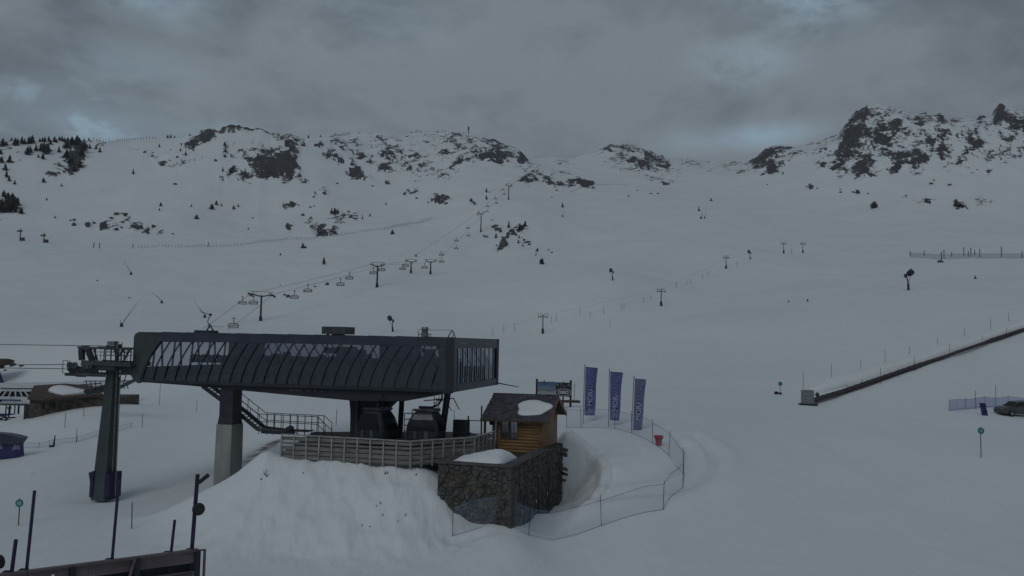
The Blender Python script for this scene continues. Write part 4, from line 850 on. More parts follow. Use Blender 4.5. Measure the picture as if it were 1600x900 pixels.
# ---------------------------------------------------------------- cable tower left of the station
tp = W(163, 772, 58.0); TX, TY = tp.x, tp.y
tw = thing('cable_tower', 'tall tapered dark tower carrying the gondola truss and pulleys left of the station', 'lift tower', (TX, TY, Z(-11.2)), SRZ, zabs=True)
mb = MB(); mb.loft([[(x+c, y, z) for x, y in ((-a, -a), (a, -a), (a, a), (-a, a))] for z, a, c in ((Z(-11.2), .56, -.05), (Z(-9.9), .51, -.03), (Z(-1.9), .27, .20))]); mb.build('shaft', 'green_steel', tw)
for x in (.62, .92): mb = MB(); mb.bar((x+.02, -.1, Z(-10.9)), (x-.04, -.1, Z(-.4)), .035); mb.build('ladder_rail', 'galv', tw)
mb = MB()
for k in range(34): z_ = Z(-10.6)+k*.3; mb.bar((.62, -.1, z_), (.92, -.1, z_), .02)
mb.build('ladder_rung', 'dark_steel', tw)
mb = MB(); mb.prism([(-.86, Z(-9.35)), (-.45, Z(-9.2)), (-.45, Z(-11.0)), (-.72, Z(-11.0)), (-.70, Z(-10.0))], -.6, .6); mb.build('crash_pad', 'pole_purple', tw)
mb = MB(); mb.b2((.46, -.6, Z(-11.0)), (.84, .6, Z(-9.3))); mb.build('crash_pad', 'pole_purple', tw)
mb = MB()
for k in range(7): mb.b2((.50, -.63, Z(-10.8)+k*.22), (.80, -.60, Z(-10.8)+k*.22+.07))
mb.build('pad_strap', 'navy', tw)
# truss frame: local x -2.95 .. 2.3
def tz(v, D=58.): return Z(-(v-524.5)*D/1300)
T1, T0 = tz(543), tz(566)
for y in (-.9, 1.1):
    mb = MB(); mb.beam((-2.0, y, T1), (2.25, y, T1-.04), .12, .14); mb.beam((-1.6, y, T0), (2.3, y, T0-.05), .16, .30); mb.beam((-2.0, y, tz(584)), (.3, y, tz(584)), .12, .16)
    mb.build('chord', 'green_steel', tw)
    mb = MB()
    for a, b in ((-(.72), -.3), (1.75, .9), (2.2, 1.6)): mb.beam((a, y, T1), (b, y, T0), .09, .09)
    for x in (-.55, .15, .7, 1.3): mb.bar((x, y, T1), (x, y, T0), .04)
    mb.build('brace', 'dark_steel', tw)
    mb = MB()
    for z_ in ((T1+T0)/2, T1-.28): mb.bar((-1.3, y-.1, z_), (2.2, y-.1, z_), .018)
    for k in range(9): mb.bar((-1.3+k*.42, y-.1, T1), (-1.3+k*.42, y-.1, T0), .018)
    mb.build('handrail', 'dark_steel', tw)
mb = MB(); mb.b2((-1.7, -.95, T0-.18), (2.3, 1.15, T0-.12)); mb.b2((-.6, -.8, T0-.5), (.9, .9, T0-.05)); mb.build('walkway', 'green_steel', tw)
mb = MB()
for a, b in (((-2.3, tz(546)), (-2.2, tz(563))), ((-1.75, tz(546)), (-1.3, tz(566)))): mb.beam((a[0], -.2, a[1]), (b[0], -.2, b[1]), .35, .24, (0, 1, 0))
mb.beam((-2.4, -.2, tz(545)), (-1.5, -.2, tz(545)), .3, .14); mb.b2((-2.15, -.4, tz(543)), (-1.8, .0, tz(540))); mb.build('lifting_frame', 'dark_steel', tw)
mb = MB(); mb.b2((-.35, -.2, tz(546)), (.35, .4, tz(540))); mb.b2((.4, -.1, tz(545)), (.62, .2, tz(537))); mb.build('junction_box', 'dark_steel', tw)
mb = MB(); mb.b2((-.2, -.25, tz(539.5)), (.36, .2, tz(532.5))); mb.build('sensor_box', 'galv', tw)
for gy, zz, xs in ((-1.0, tz(571), (-2.55, -2.15, -1.3, -.95)), (-.7, tz(580), (-2.6, -2.1, -1.45, -1.1)), (1.3, tz(573), (-2.5, -2.0, -1.4, -.9, -.4))):
    for x in xs:
        mb = MB(); mb.smooth = False; mb.lathe([(0, .20), (.03, .235), (.06, .19), (.10, .19), (.13, .235), (.16, .20)], (x, gy, zz), (0, 1, 0), 14); wh = mb.build('pulley_wheel', 'grey_steel', tw)
        mb = MB(); mb.lathe([(-.02, .07), (.18, .07)], (x, gy, zz), (0, 1, 0), 8); mb.build('hub', 'black', wh)
mb = MB()
mb.prism([(-2.9, tz(566)), (-2.2, tz(572)), (-1.2, tz(572)), (-.4, tz(566)), (-.4, tz(585)), (-1.0, tz(583)), (-1.4, tz(588.5)), (-2.1, tz(588.5)), (-2.6, tz(583)), (-2.9, tz(578))], -.78, -.68)
mb.prism([(-2.6, tz(568)), (-.2, tz(568)), (-.2, tz(577)), (-2.6, tz(577))], 1.22, 1.3)
mb.beam((-2.9, -.9, tz(585)), (.3, -.9, tz(585)), .1, .2); mb.build('pulley_frame', 'shell_dark', tw)
mb = MB()
mb.path([(-2.95, -1.1, tz(564)), (-2.95, -1.1, tz(583)), (-2.5, -1.1, tz(584))], .022); mb.path([(-2.95, -1.1, tz(564)), (-2.4, -1.1, tz(564)), (-2.4, -1.1, tz(583))], .02)
for k in range(8): mb.bar((-.9+k*.35, -1.05, T0-.2), (-.9+k*.35, -1.05, tz(583)), .02)
mb.bar((-.9, -1.05, tz(577)), (1.6, -1.05, tz(577)), .02); mb.build('cage_rail', 'dark_steel', tw)
mb = MB(); mb.prism([(1.0, T0), (2.35, T0), (2.35, tz(596)), (1.75, tz(584)), (1.0, tz(583))], -.2, .2); mb.build('gusset', 'green_steel', tw)
mb = MB(); mb.bar((.75, -.4, tz(570)), (.75, -.4, tz(535)), .045, 8); mb.build('antenna_post', 'galv', tw)

def cable(name, label, pts, r=.035, sag=0.0, group='lift cables'):
    mb = MB(); P = []
    for a, b in zip(pts[:-1], pts[1:]):
        a, b = Vector(a), Vector(b); n = 10
        for k in range(n): t = k/n; q = a.lerp(b, t); q.z -= sag*4*t*(1-t)*(b-a).length/100; P.append(q)
    P.append(Vector(pts[-1])); base = P[0].copy()
    mb.path([p-base for p in P], r, 4); o = mb.build(name, 'black', None); o.location = base; return tag(o, label, 'cable', group)
def wt(x, y, z): v = Matrix.Rotation(SRZ, 3, 'Z') @ Vector((x, y, 0)); return Vector((TX+v.x, TY+v.y, z))
cable('haul_rope', 'upper gondola rope running off left from the top of the cable tower', [W(-260, 531, 75), wt(-.2, 0, tz(540))], .03, .2)
cable('haul_rope', 'middle gondola rope reaching the pulleys from the left edge', [W(-260, 567, 75), wt(-2.9, -1, tz(570))], .032, .2)
cable('haul_rope', 'lowest gondola rope reaching the pulleys from the left edge', [W(-260, 568, 72), wt(-2.9, -.9, tz(576.5))], .032, .2)

# ---------------------------------------------------------------- snow guns, lances, drag lift and chairlift pylons
def chair_pylon(label, u, vb, vt, D, wd=1, head='big', rz=0, group='chairlift pylons up the slope'):
    b = W(u, vb, D); t_ = W(u, vt, D); H = t_.z-b.z
    g = gz(b.x, b.y); t = thing('chairlift_pylon', label, 'lift pylon', (b.x, b.y, g-.3), rz, group); H = t_.z-g+.3
    mb = MB(); mb.bar((0, 0, 0), (0, 0, H*.93), .42, 8, .30); mb.build('shaft', 'green_steel', t)
    mb = MB(); mb.bar((0, 0, 0), (0, 0, 1.9), .62, 8, .55); mb.build('base_pad', 'shell_dark', t)
    a = 2.9*wd; zc = H*.93
    mb = MB(); mb.beam((-a, 0, zc+.3), (0, 0, zc-.5), .35, .4); mb.beam((0, 0, zc-.5), (a, 0, zc+.3), .35, .4); mb.build('crossarm', 'green_steel', t)
    for s_ in (-1, 1):
        mb = MB(); mb.beam((s_*a, -2.3, zc+.35-(1.1 if head == 'big' else .2)), (s_*a, 2.3, zc+.6), .22, .3)
        for k in range(6): y = -2.1+k*.84; zz = zc+.7-(1.1 if head == 'big' else .2)*(1-(y+2.3)/4.6); mb.lathe([(-.1, .26), (.1, .26)], (s_*a, y, zz), (1, 0, 0), 8)
        mb.build('sheave_assembly', 'dark_steel', t)
        mb = MB(); mb.bar((s_*a*.55, 0, zc), (s_*a*.75, 0, H+.5), .06); mb.bar((s_*a*.85, -.6, zc+.3), (s_*a*.75, 0, H+.5), .05); mb.build('lifting_strut', 'dark_steel', t)
    mb = MB(); mb.bar((-a*1.05, 0, H+.5), (a*1.05, 0, H+.5), .07); mb.build('maintenance_beam', 'dark_steel', t)
    if head == 'big':
        mb = MB(); mb.b2((a-.5, -2.2, zc-.15), (a+.45, 2.2, zc-.08)); mb.b2((-a-.45, -2.2, zc-.5), (-a+.5, 2.2, zc-.43)); mb.build('catwalk', 'grey_steel', t)
    return t, b, H, a
PY = [('nearest chairlift pylon with wide raised arms above the left half of the station', 407, 503, 458, 290, 1.4, 'big'),
      ('second chairlift pylon up the slope, tallest and slim', 589, 450, 412, 340, .95, 'small'),
      ('short looking chairlift pylon left of a pair beyond the slope edge', 642, 429, 407, 420, .95, 'small'),
      ('short looking chairlift pylon right of a pair beyond the slope edge', 672.5, 431, 407, 415, .92, 'small'),
      ('slim chairlift pylon just left of the dark outcrop with pines', 751.5, 352, 331, 560, .75, 'small'),
      ('highest chairlift pylon on the upper slope', 794.5, 315, 288, 640, .75, 'small')]
pyl = []
for lb, u, vb, vt, D, wd, hd in PY:
    r_ = chair_pylon(lb, u, vb, vt, D, wd, hd, rz=-math.atan2(u-800, 1300)*.3+(.55 if hd == 'big' else .1)); pyl.append(r_)
ch0 = None
def chair(u, v, D, label=None, sc=1.0, rz=0):
    """v is the seat line"""
    global ch0
    p = W(u, v, D)
    if ch0 is None:
        t = thing('lift_chair', label, 'chairlift chair', p, rz, 'chairs hanging on the chairlift')
        mb = MB(); mb.b2((-1.45, -.32, -.14), (1.45, .3, .10)); mb.build('seat', 'black', t)
        mb = MB(); mb.path([(-1.3, .3, 0), (-1.25, .38, .55), (1.25, .38, .55), (1.3, .3, 0)], .12, 5); mb.build('backrest', 'black', t)
        mb = MB(); mb.path([(-1.5, -.4, .0), (-1.5, -.2, .8), (-.9, 0, 1.05), (.9, 0, 1.05), (1.5, -.2, .8), (1.5, -.4, .0)], .12, 5); mb.build('frame', 'black', t)
        mb = MB(); mb.bar((0, 0, 1.05), (0, 0, 2.7), .12, 5); mb.bar((-.35, 0, 2.7), (.35, 0, 2.7), .14, 5); mb.build('hanger', 'black', t)
        ch0 = t; return t
    return copy_tree(ch0, loc=p, sc=sc, rz=rz, label=label)
LC = lambda w_: 'dark empty lift chair '+w_
CH = [(223, 606, 190, 'hanging low just under the left end of the station', 1), (365, 511, 250, 'hanging nearest above the station roof', 1),
 (379, 475, 285, 'left of two bunched below the nearest pylon head', .9), (396, 475, 290, 'right of two bunched below the nearest pylon head', 1), (460, 466, 300, 'first to the right of the nearest pylon', 1), (481, 456, 305, 'second to the right of the nearest pylon', 1),
 (532, 446, 318, 'third from the nearest pylon, hanging lower of a pair', 1), (546, 436, 325, 'third from the nearest pylon, hanging higher of a pair', 1), (583.5, 428, 338, 'below the left arm of the second pylon', 1), (596, 423, 345, 'below the right arm of the second pylon', 1),
 (629, 421, 400, 'lower one left of the pylon pair', .95), (634, 416, 410, 'upper one left of the pylon pair', .95), (663.5, 419, 405, 'between the pylon pair', .95), (690, 399, 450, 'upper of two right of the pylon pair', .85), (690, 410, 440, 'lower of two right of the pylon pair', .9),
 (713, 377, 500, 'upper of two midway up the slope', .85), (713, 389, 490, 'lower of two midway up the slope', .85), (731, 357, 540, 'upper of two just below the slim pylon', .8), (732, 369, 530, 'lower of two just below the slim pylon', .8),
 (747, 336, 565, 'touching the left of the slim pylon head', .7), (761, 331, 580, 'lower of two just above the slim pylon', .75), (762, 323, 590, 'upper of two just above the slim pylon', .75), (776, 318, 605, 'lower of two midway between the upper pylons', .75), (774, 311, 612, 'upper of two midway between the upper pylons', .75),
 (788, 304, 630, 'lower one left of the highest pylon', .7), (786, 297, 638, 'upper one left of the highest pylon', .7), (799, 292, 650, 'right of the highest pylon head', .7)]
for u, v, D, lb, sc in CH: chair(u, v, D, LC(lb), sc, rnd.uniform(-.1, .1))
def rope(label, pp): cable('haul_rope', label, pp, .045, .5)
hp = lambda i, s_: Vector((pyl[i][1].x+s_*pyl[i][3], pyl[i][1].y, W(PY[i][1], PY[i][3], PY[i][4]).z-.3))
rope('left chairlift rope climbing past the pylons', [W(300, 525, 225), hp(0, -1), hp(1, -1), hp(2, -1), hp(4, -1), hp(5, -1), W(812, 268, 900)])
rope('right chairlift rope climbing past the pylons', [W(335, 530, 222), hp(0, 1), hp(1, 1), hp(3, 1), hp(4, 1), hp(5, 1), W(818, 268, 900)])

dp0 = None
def drag_pylon(label, u, vb, vt, D):
    global dp0
    b = W(u+1, vb, D); g = gz(b.x, b.y); H = (vb-vt)*D/1300; 
    t = thing('drag_lift_pylon', label, 'lift pylon', (b.x, b.y, g-.1), 0, 'drag lift pylons')
    if dp0 is None:
        mb = MB(); mb.bar((0, 0, 0), (0, 0, 5.6), .17, 6, .13); a = mb.build('shaft', 'dark_steel', t)
        mb = MB(); mb.b2((-.32, -.32, 0), (.32, .32, 1.5)); c = mb.build('base_pad', 'shell_dark', t)
        mb = MB(); mb.beam((-1.25, 0, 4.75), (1.25, 0, 4.75), .18, .18); d = mb.build('crossarm', 'dark_steel', t)
        mb = MB()
        for x in (-1.2, -.6, .55, 1.2): mb.bar((x, 0, 4.6), (x*1.05, 0, 5.9), .06, 5)
        for x in (-1.25, 1.25): mb.lathe([(-.06, .22), (.06, .22)], (x, -.3, 4.6), (1, 0, 0), 8); mb.lathe([(-.06, .22), (.06, .22)], (x, .3, 4.6), (1, 0, 0), 8)
        e = mb.build('pulley_fork', 'dark_steel', t); dp0 = [a, c, d, e]
    else:
        for q in dp0: c = q.copy(); col.objects.link(c); c.parent = t
    t.scale = (H/5.9,)*3; return t
for a in [('nearest drag lift pylon, right of the station roof', 847, 521, 488, 236), ('second drag lift pylon, midway up the middle slope', 1032, 477, 448, 270), ('third drag lift pylon, left of a small snow gun', 1133.5, 423, 401, 390), ('fourth drag lift pylon, right of a small snow gun', 1223.5, 398, 379, 460), ('rightmost and highest drag lift pylon', 1253.5, 395, 377, 470)]: drag_pylon(*a)
cable('drag_rope', 'faint rope linking the drag lift pylons', [W(800, 508, 230), W(847, 493, 236), W(1032, 452, 270), W(1133, 405, 390), W(1223, 383, 460), W(1253, 380, 470), W(1300, 365, 560)], .02, .3)
def snow_gun(label, u, vb, vt, D, lean=0, flip=1, padm='navy'):
    b = W(u, vb, D); g = gz(b.x, b.y); H = (vb-vt)*D/1300; s_ = H/5.
    t = thing('snow_gun', label, 'snow gun', (b.x, b.y, g-.1), 0, 'fan snow guns'); t.scale = (s_*flip, s_, s_)
    mb = MB(); mb.bar((0, 0, 0), (.1+lean*.4, 0, 1.6), .28, 8, .25); mb.build('base_pad', padm, t)
    mb = MB(); mb.bar((.1+lean*.4, 0, 1.5), (lean, 0, 3.2), .13, 6); mb.bar((.1+lean*.4, 0, 1.6), (lean+.8, 0, 3.0), .05); mb.build('mast', 'dark_steel', t)
    mb = MB(); mb.lathe([(0, .35), (.25, .62), (.9, .70), (1.35, .66), (1.4, .45)], (lean+.55, .5, 3.6), (.25, -1, .55), 12); mb.build('fan_barrel', 'shell_dark', t)
    mb = MB(); mb.b2((lean-.5, -.25, 2.9), (lean-.02, .25, 3.7)); mb.build('control_box', 'dark_steel', t)
    mb = MB(); mb.bar((lean+.7, 0, 4.2), (lean+.9, 0, 4.9), .06); mb.box((lean+.9, 0, 4.85), (.2, .2, .25)); mb.build('beacon', 'black', t)
snow_gun('largest snow gun with navy padded mast on the right slope', 1419.5, 453, 418, 210, -.35)
snow_gun('snow gun standing just above the station roof', 614, 518, 491, 230, .25, -1, 'shell_dark')
snow_gun('snow gun alone in the middle slope between two drag lift pylons', 957.5, 437, 417, 290, .1, -1)
snow_gun('small snow gun between the third and fourth drag lift pylons', 1172.5, 407, 391, 400, .1, -1, 'shell_dark')
snow_gun('small distant snow gun below the dark outcrop', 837, 398, 386, 480, .3, 1, 'shell_dark')
def lance(label, u, vb, du, dv, D, sc=1):
    b = W(u, vb, D); g = gz(b.x, b.y); e = W(u+du, vb+dv, D); L_ = e-b
    t = thing('snow_lance', label, 'snow lance', (b.x, b.y, g-.1), 0, 'snow making lances'); k = D/1300
    mb = MB(); mb.bar((0, 0, 0), (0, 0, 7*k*sc), 3.2*k*sc, 7, 1.6*k*sc); mb.build('base_pad', 'shell_dark', t)
    mb = MB(); mb.bar((0, 0, 5*k*sc), (L_.x*.55, 0, 5*k*sc+L_.z*.55), .10, 5); mb.bar((L_.x*.55, 0, 5*k*sc+L_.z*.55), (L_.x, 0, 5*k*sc+L_.z), .055, 5); mb.build('lance_tube', 'dark_steel', t)
    if sc >= 1: mb = MB(); mb.bar((-2.2*k, 0, 4*k), (-2.6*k, 0, 11*k), .07, 5); mb.build('hydrant_post', 'dark_steel', t)
lance('lance leaning right above the tower, nearest of the four', 190, 511, 24, -33, 240, 1)
lance('lance leaning left, highest on the left slope', 205, 420, -11, -19, 400, .7)
lance('lance leaning left in the middle of the left slope', 254, 448, -15, -14, 340, .7)
lance('lance leaning left beside the chairlift rope', 321, 473, -17, -23, 300, .8)
for u, v, dv in ((1095, 327, -12), (1101, 357, -12), (1096, 371, -8), (879, 325, -9)): lance('tiny dark lance high on the upper right slope', u, v, 3, dv, 620, .45)

# ---------------------------------------------------------------- flags, billboard, bin
def flag(u0, vb, vt, u1, v1r, D, label, fade, lv):
    b = W(u0, vb, D); g = gz(b.x, b.y)
    t = thing('banner_flag', label, 'flag', (b.x, b.y, g-.1), 0, 'tall resort banner flags'); tl, tr, bl, br = (W(*q, D)-Vector((b.x, b.y, g-.1)) for q in lv)
    mb = MB(); mb.bar((bl.x-.10, .05, 0), (tl.x-.06, .05, tl.z+.25), .035, 6); mb.bar((tl.x-.06, .05, tl.z+.02), (tr.x, .05, tr.z+.02), .018); mb.build('flagpole', 'galv', t)
    n, m_ = 14, 5; vs = []
    for j in range(n+1):
        s_ = j/n; a = tl.lerp(bl, s_); c = tr.lerp(br, s_)
        for i in range(m_+1): q = a.lerp(c, i/m_); vs.append((q.x+.03*math.sin(s_*7+i*.5)*i/m_, .11*math.sin(i*1.3+s_*3+D)*i/m_, q.z))
    mb = MB(); mb.smooth = True; mb.add(vs, [(j*(m_+1)+i, j*(m_+1)+i+1, (j+1)*(m_+1)+i+1, (j+1)*(m_+1)+i) for j in range(n) for i in range(m_)])
    cl = mb.build('cloth', 'flag_fade' if fade else 'flag', t)
    up = (tl+tr)/2; dn = (bl+br)/2; ax = (up-dn); ang = math.atan2(ax.z, ax.x); LL = ax.length
    def let(body, f, size, mm_):
        c = dn+ax*f; text(body, size, 'lettering', mm_, t, (c.x, -.14, c.z), (math.pi/2, ang-0, 0), 1, .003)
        o = col.objects[-1] if False else bpy.data.objects[t.children[-1].name]; o.rotation_euler = (Matrix.Rotation(-ang, 3, 'Y') @ Matrix.Rotation(math.pi/2, 3, 'X')).to_euler()
    let('MORA', .40, .56, 'print'); let('BANC', .74, .56, 'print_dim')
    # slanted bars emblem under the word
    e = dn+ax*.12; mb = MB()
    for k in range(3): mb.prism([(e.x-.2+k*.14, e.z-.22), (e.x-.13+k*.14, e.z-.22), (e.x+.03+k*.12, e.z+.2-k*.12), (e.x-.04+k*.12, e.z+.2-k*.12)], -.16, -.15)
    mb.build('emblem', 'print' if not fade else 'print_dim', t)
flag(914, 662, 573, 934, 575, 70, 'purple banner flag, left of three and nearest the billboard', False, ((915, 573.5), (934, 575.5), (913, 649), (929, 649.5)))
flag(952, 665, 581, 973, 583, 68, 'purple banner flag, middle of three', False, ((953.5, 581), (973, 582.5), (953, 657), (967.5, 657.5)))
flag(989, 676, 592, 1010, 594, 66, 'faded grey purple banner flag, right of three and nearest the red bin', True, ((992, 592), (1009.5, 593.5), (989, 673), (1002, 674)))
bb_ = W(868, 626, 84)
bl_ = thing('billboard', 'wide billboard, landscape photo left and dark panel with oval logo right, behind the hut', 'billboard', (bb_.x, bb_.y, Z(-6.1)), 0, zabs=True)
q = lambda u, v: ((W(u, v, 84).x-bb_.x), W(u, v, 84).z)
for u, top in ((839, 592), (892, 594)): x, z1 = q(u, top); mb = MB(); mb.bar((x, .1, Z(-6.4)), (x, .1, z1), .11, 6); mb.build('post', 'black', bl_)
x, z1 = q(880, 615); mb = MB(); mb.bar((x, .12, Z(-6.4)), (x, .12, z1), .08, 6); mb.build('post', 'black', bl_)
x0_, z1 = q(840, 596); x1_, z0_ = q(867.5, 619.5); mb = MB(); mb.b2((x0_, -.03, z0_), (x1_, .04, z1)); mb.build('landscape_panel', 'landscape', bl_)
x2_, z2_ = q(892, 620); mb = MB(); mb.b2((x1_+.01, -.03, z2_), (x2_, .04, z1-.05)); mb.build('dark_panel', 'shell_dark', bl_)
cx_, cz_ = q(880, 601.5); text('V I L A', .52, 'lettering', 'galv', bl_, (cx_, -.05, cz_), (math.pi/2, 0, 0), 1, .003)
cx_, cz_ = q(880, 613.2); text('OSSO', .42, 'lettering', 'white', bl_, (cx_, -.05, cz_), (math.pi/2, 0, 0), 1, .003)
mb = MB(); N_ = 28; rr = [(cx_+.80*math.cos(2*math.pi*k/N_), -.05, cz_+.36*math.sin(2*math.pi*k/N_)) for k in range(N_+1)]; mb.path(rr, .025, 4); mb.build('oval_emblem', 'white', bl_)
for u, vt in ((850.3, 593.5), (880.5, 596)): x, z_ = q(u, vt); mb = MB(); mb.bar((x, 0, z_), (x, 0, z_-.3), .04); mb.box((x, -.15, z_-.22), (.14, .2, .1)); mb.build('spot_lamp', 'black', bl_)
x, z_ = q(889, 626.5); mb = MB(); mb.box((x-.2, .1, z_-.05), (2.6, .8, .22)); mb.build('footing', 'wood_dark', bl_)
p = ground(1029, 696)
bn = thing('red_bin', 'small red plastic bin standing in the fenced snow loop', 'bin', p, .2)
mb = MB(); mb.loft([[(x, y, z) for x, y in ((-a, -a*.8), (a, -a*.8), (a, a*.8), (-a, a*.8))] for z, a in ((0, .16), (.45, .2), (.52, .27), (.66, .27))]); mb.build('body', 'red', bn)
mb = MB(); mb.b2((-.28, -.22, .66), (.28, .22, .71)); mb.build('lid', 'red', bn)

# ---------------------------------------------------------------- nets and fences
def net_fence(name, label, pts, h, mname, tall=(), pole='dark_steel', cat='fence', group=None, mesh_gap=.0):
    P = [ground(u, v) for u, v in pts]; b = P[0].copy(); t = thing(name, label, cat, b, 0, group)
    fin = []
    for a, c in zip(P[:-1], P[1:]):
        n = max(2, int((c-a).length/1.2))
        for k in range(n): q = a.lerp(c, k/n); fin.append(Vector((q.x, q.y, gz(q.x, q.y))))
    fin.append(P[-1]); vs = []
    for i, q in enumerate(fin): s_ = .06*math.sin(i*1.7); vs += [(q.x-b.x, q.y-b.y, q.z-b.z+.04), (q.x-b.x+.03, q.y-b.y, q.z-b.z+h*.96+s_)]
    mb = MB(); mb.add(vs, [(2*i, 2*i+2, 2*i+3, 2*i+1) for i in range(len(fin)-1)]); mb.build('netting', mname, t)
    mb = MB(); mb.path([Vector(vs[2*i+1]) for i in range(len(fin))], .014, 4); mb.build('top_cord', 'cord', t)
    mb = MB(); mb.path([Vector(vs[2*i]) for i in range(len(fin))], .012, 4); mb.build('bottom_cord', 'cord', t)
    for i, q in enumerate(P):
        hh = h*(1.12 if i not in tall else 1.35); lx = .1*math.sin(i*2.3)
        mb = MB(); mb.bar((q.x-b.x, q.y-b.y, q.z-b.z-.1), (q.x-b.x+lx, q.y-b.y, q.z-b.z+hh), .018, 5); mb.build('pole', pole, t)
    return t
net_fence('net_fence', 'low blue safety net curving round the snow loop below the stone building', [(707, 838), (826, 837), (940, 822), (1036, 797), (1067, 762), (1069, 742), (1045, 712), (1020, 693), (987, 677), (960, 670), (908, 669), (885, 669)], 1.55, 'net')
net_fence('net_fence', 'pale blue banner net on short poles beside the parked car', [(1483, 642), (1508, 640), (1540, 637), (1575, 636), (1640, 640)], 1.25, 'net_dense')
net_fence('net_fence', 'faint long net fence crossing the far right slope', [(1362+60, 402), (1460, 405), (1500, 404), (1540, 404), (1580, 404), (1640, 402)], 2.6, 'net_grey')
net_fence('net_fence', 'faint line of netting between poles left of the cable tower', [(-20, 700), (60, 700), (78, 697), (120, 690), (205, 668)], .5, 'net_faint')
def picket(label, pts, h, gap, D=None, thick=.09, rails=True, name='snow_fence'):
    P = [ground(u, v) for u, v in pts]; b = P[0].copy(); t = thing(name, label, 'fence', b, 0)
    mb = MB(); rl = MB(); prev = None
    for a, c in zip(P[:-1], P[1:]):
        n = max(2, int((c-a).length/gap))
        for k in range(n):
            q = a.lerp(c, k/n); q = Vector((q.x, q.y, gz(q.x, q.y)))-b; hh = h*rnd.uniform(.7, 1.15)
            mb.bar(q-Vector((0, 0, .3)), q+Vector((rnd.uniform(-.1, .1), 0, hh)), thick, 4)
            if rails and prev is not None and rnd.random() < .85: rl.bar(prev+Vector((0, 0, h*.4)), q+Vector((0, 0, h*.4)), thick*.8, 4)
            prev = q
    o = mb.build('picket', 'twig', t); o['kind'] = 'stuff'
    if rails: o = rl.build('rail', 'twig', t); o['kind'] = 'stuff'
picket('long low snow fence crossing the slope under the left cliffs', [(216, 388), (300, 387), (390, 382), (450, 374), (520, 369), (600, 359), (640, 351), (676, 342)], 2.4, 1.9)
picket('row of avalanche fence frames on the left skyline', [(146, 219), (180, 218.5), (215, 218), (247, 217)], 3.0, 3.0, thick=.28, rails=False)
picket('low snow fence on the crest right of the centre cliffs', [(890, 300), (920, 293), (960, 288), (985, 290)], 1.3, 3.2)
picket('row of fence frames on the crest above the centre rocks', [(522, 212), (535, 210), (549, 208)], 3.2, 3.0, thick=.35, rails=False)

# ---------------------------------------------------------------- conveyor lift
cv = [(1269, 630), (1319, 614.5), (1374, 595.5), (1430, 576), (1485, 556.5), (1541, 537), (1600, 517), (1680, 490)]
P = [ground(u, v) for u, v in cv]; b = P[0].copy()
t = thing('conveyor_lift', 'long dark conveyor lift running up the beginner slope to the right edge', 'conveyor lift', b)
mb = MB(); mb2 = MB(); rl = MB()
for a, c in zip(P[:-1], P[1:]):
    n = 6
    for k in range(n):
        q0, q1 = a.lerp(c, k/n), a.lerp(c, (k+1)/n); q0 -= b; q1 -= b; q0.z += .18; q1.z += .18
        mb.beam(q0+Vector((0, 0, .12)), q1+Vector((0, 0, .12)), .9, .25); mb2.beam(q0+Vector((0, -.62, .16)), q1+Vector((0, -.62, .12)), .16, .18); rl.beam(q0+Vector((0, .62, .22)), q1+Vector((0, .62, .16)), .16, .24)
mb.build('belt', 'black', t); mb2.build('side_edge', 'belt', t); rl.build('side_edge', 'belt', t)
bm_ = thing('snow_bank', 'long low bank of piled snow behind the conveyor lift', 'snow bank', b); mb = MB(); mb.smooth = True; rings = []
for i, (u, v) in enumerate([(1248, 616), (1299, 604), (1347, 593), (1385, 582), (1430, 567), (1485, 549), (1541, 530), (1600, 511), (1680, 483)]):
    q = ground(u, v)-b; w_ = 1.4+.5*math.sin(i*1.7)+.03*i; h = 1.2+.2*math.sin(i*2.9) if i else .2
    rings.append([q+Vector((0, -w_*1.3, -.5)), q+Vector((0, -w_*.5, h*.65)), q+Vector((0, 0, h)), q+Vector((0, w_*.7, h*.7)), q+Vector((0, w_*1.4, -.5))])
mb.loft(rings); o = mb.build('heap', 'loose_snow', bm_)
p = ground(1267, 633); bo = thing('conveyor_booth', 'small pale box booth at the foot of the conveyor lift', 'booth', p)
mb = MB(); mb.b2((-1.0, -.5, .2), (.2, .5, 1.7)); mb.build('cabinet', 'galv', bo)
mb = MB(); mb.b2((-.95, -.53, .5), (-.45, -.5, 1.6)); mb.b2((-.35, -.53, .5), (.1, -.5, 1.6)); mb.build('panel', 'galv', bo)
mb = MB(); mb.b2((-1.1, -.6, -.1), (.6, .6, .2)); mb.b2((-1.5, -.6, -.05), (-1.1, 0, .2)); mb.build('platform', 'dark_steel', bo)
mb = MB(); mb.b2((-1.0, -.5, 1.7), (.25, .55, 1.76)); mb.build('cover', 'galv', bo)
def disc_sign(label, u, vb, vt, D_auto, r, m, ring=None, mark=None):
    p = ground(u, vb); D = p.y; H = (vb-vt)*D/1300
    t = thing('marker_sign', label, 'marker sign', p)
    mb = MB(); mb.bar((0, 0, -.2), (-.01, 0, H), .03 if H < 3 else .04, 6); mb.build('post', 'dark_steel', t)
    mb = MB(); mb.lathe([(0, r), (.03, r)], (0, -.06, H-r*1.15), (0, 1, 0), 20); mb.build('disc', m, t)
    if mark: text(mark, r*1.0, 'lettering', 'white', t, (0, -.075, H-r*1.15), (math.pi/2, 0, 0), 1, .004)
    if ring:
        mb = MB(); mb.path([(r*.72*math.cos(a*math.pi/10), -.08, H-r*1.15+r*.72*math.sin(a*math.pi/10)) for a in range(21)], r*.1, 4); mb.build('ring', ring, t)
disc_sign('teal round piste marker on a thin pole in the right foreground', 1533, 715, 668, 0, .25, 'green', None, 'I')
disc_sign('green round piste marker on a short pole at the lower left', 29, 821, 780, 0, .23, 'green', None, '12')
disc_sign('round dark sign with a pale ring beside the conveyor booth', 1277, 632, 613, 0, .26, 'black', 'galv')
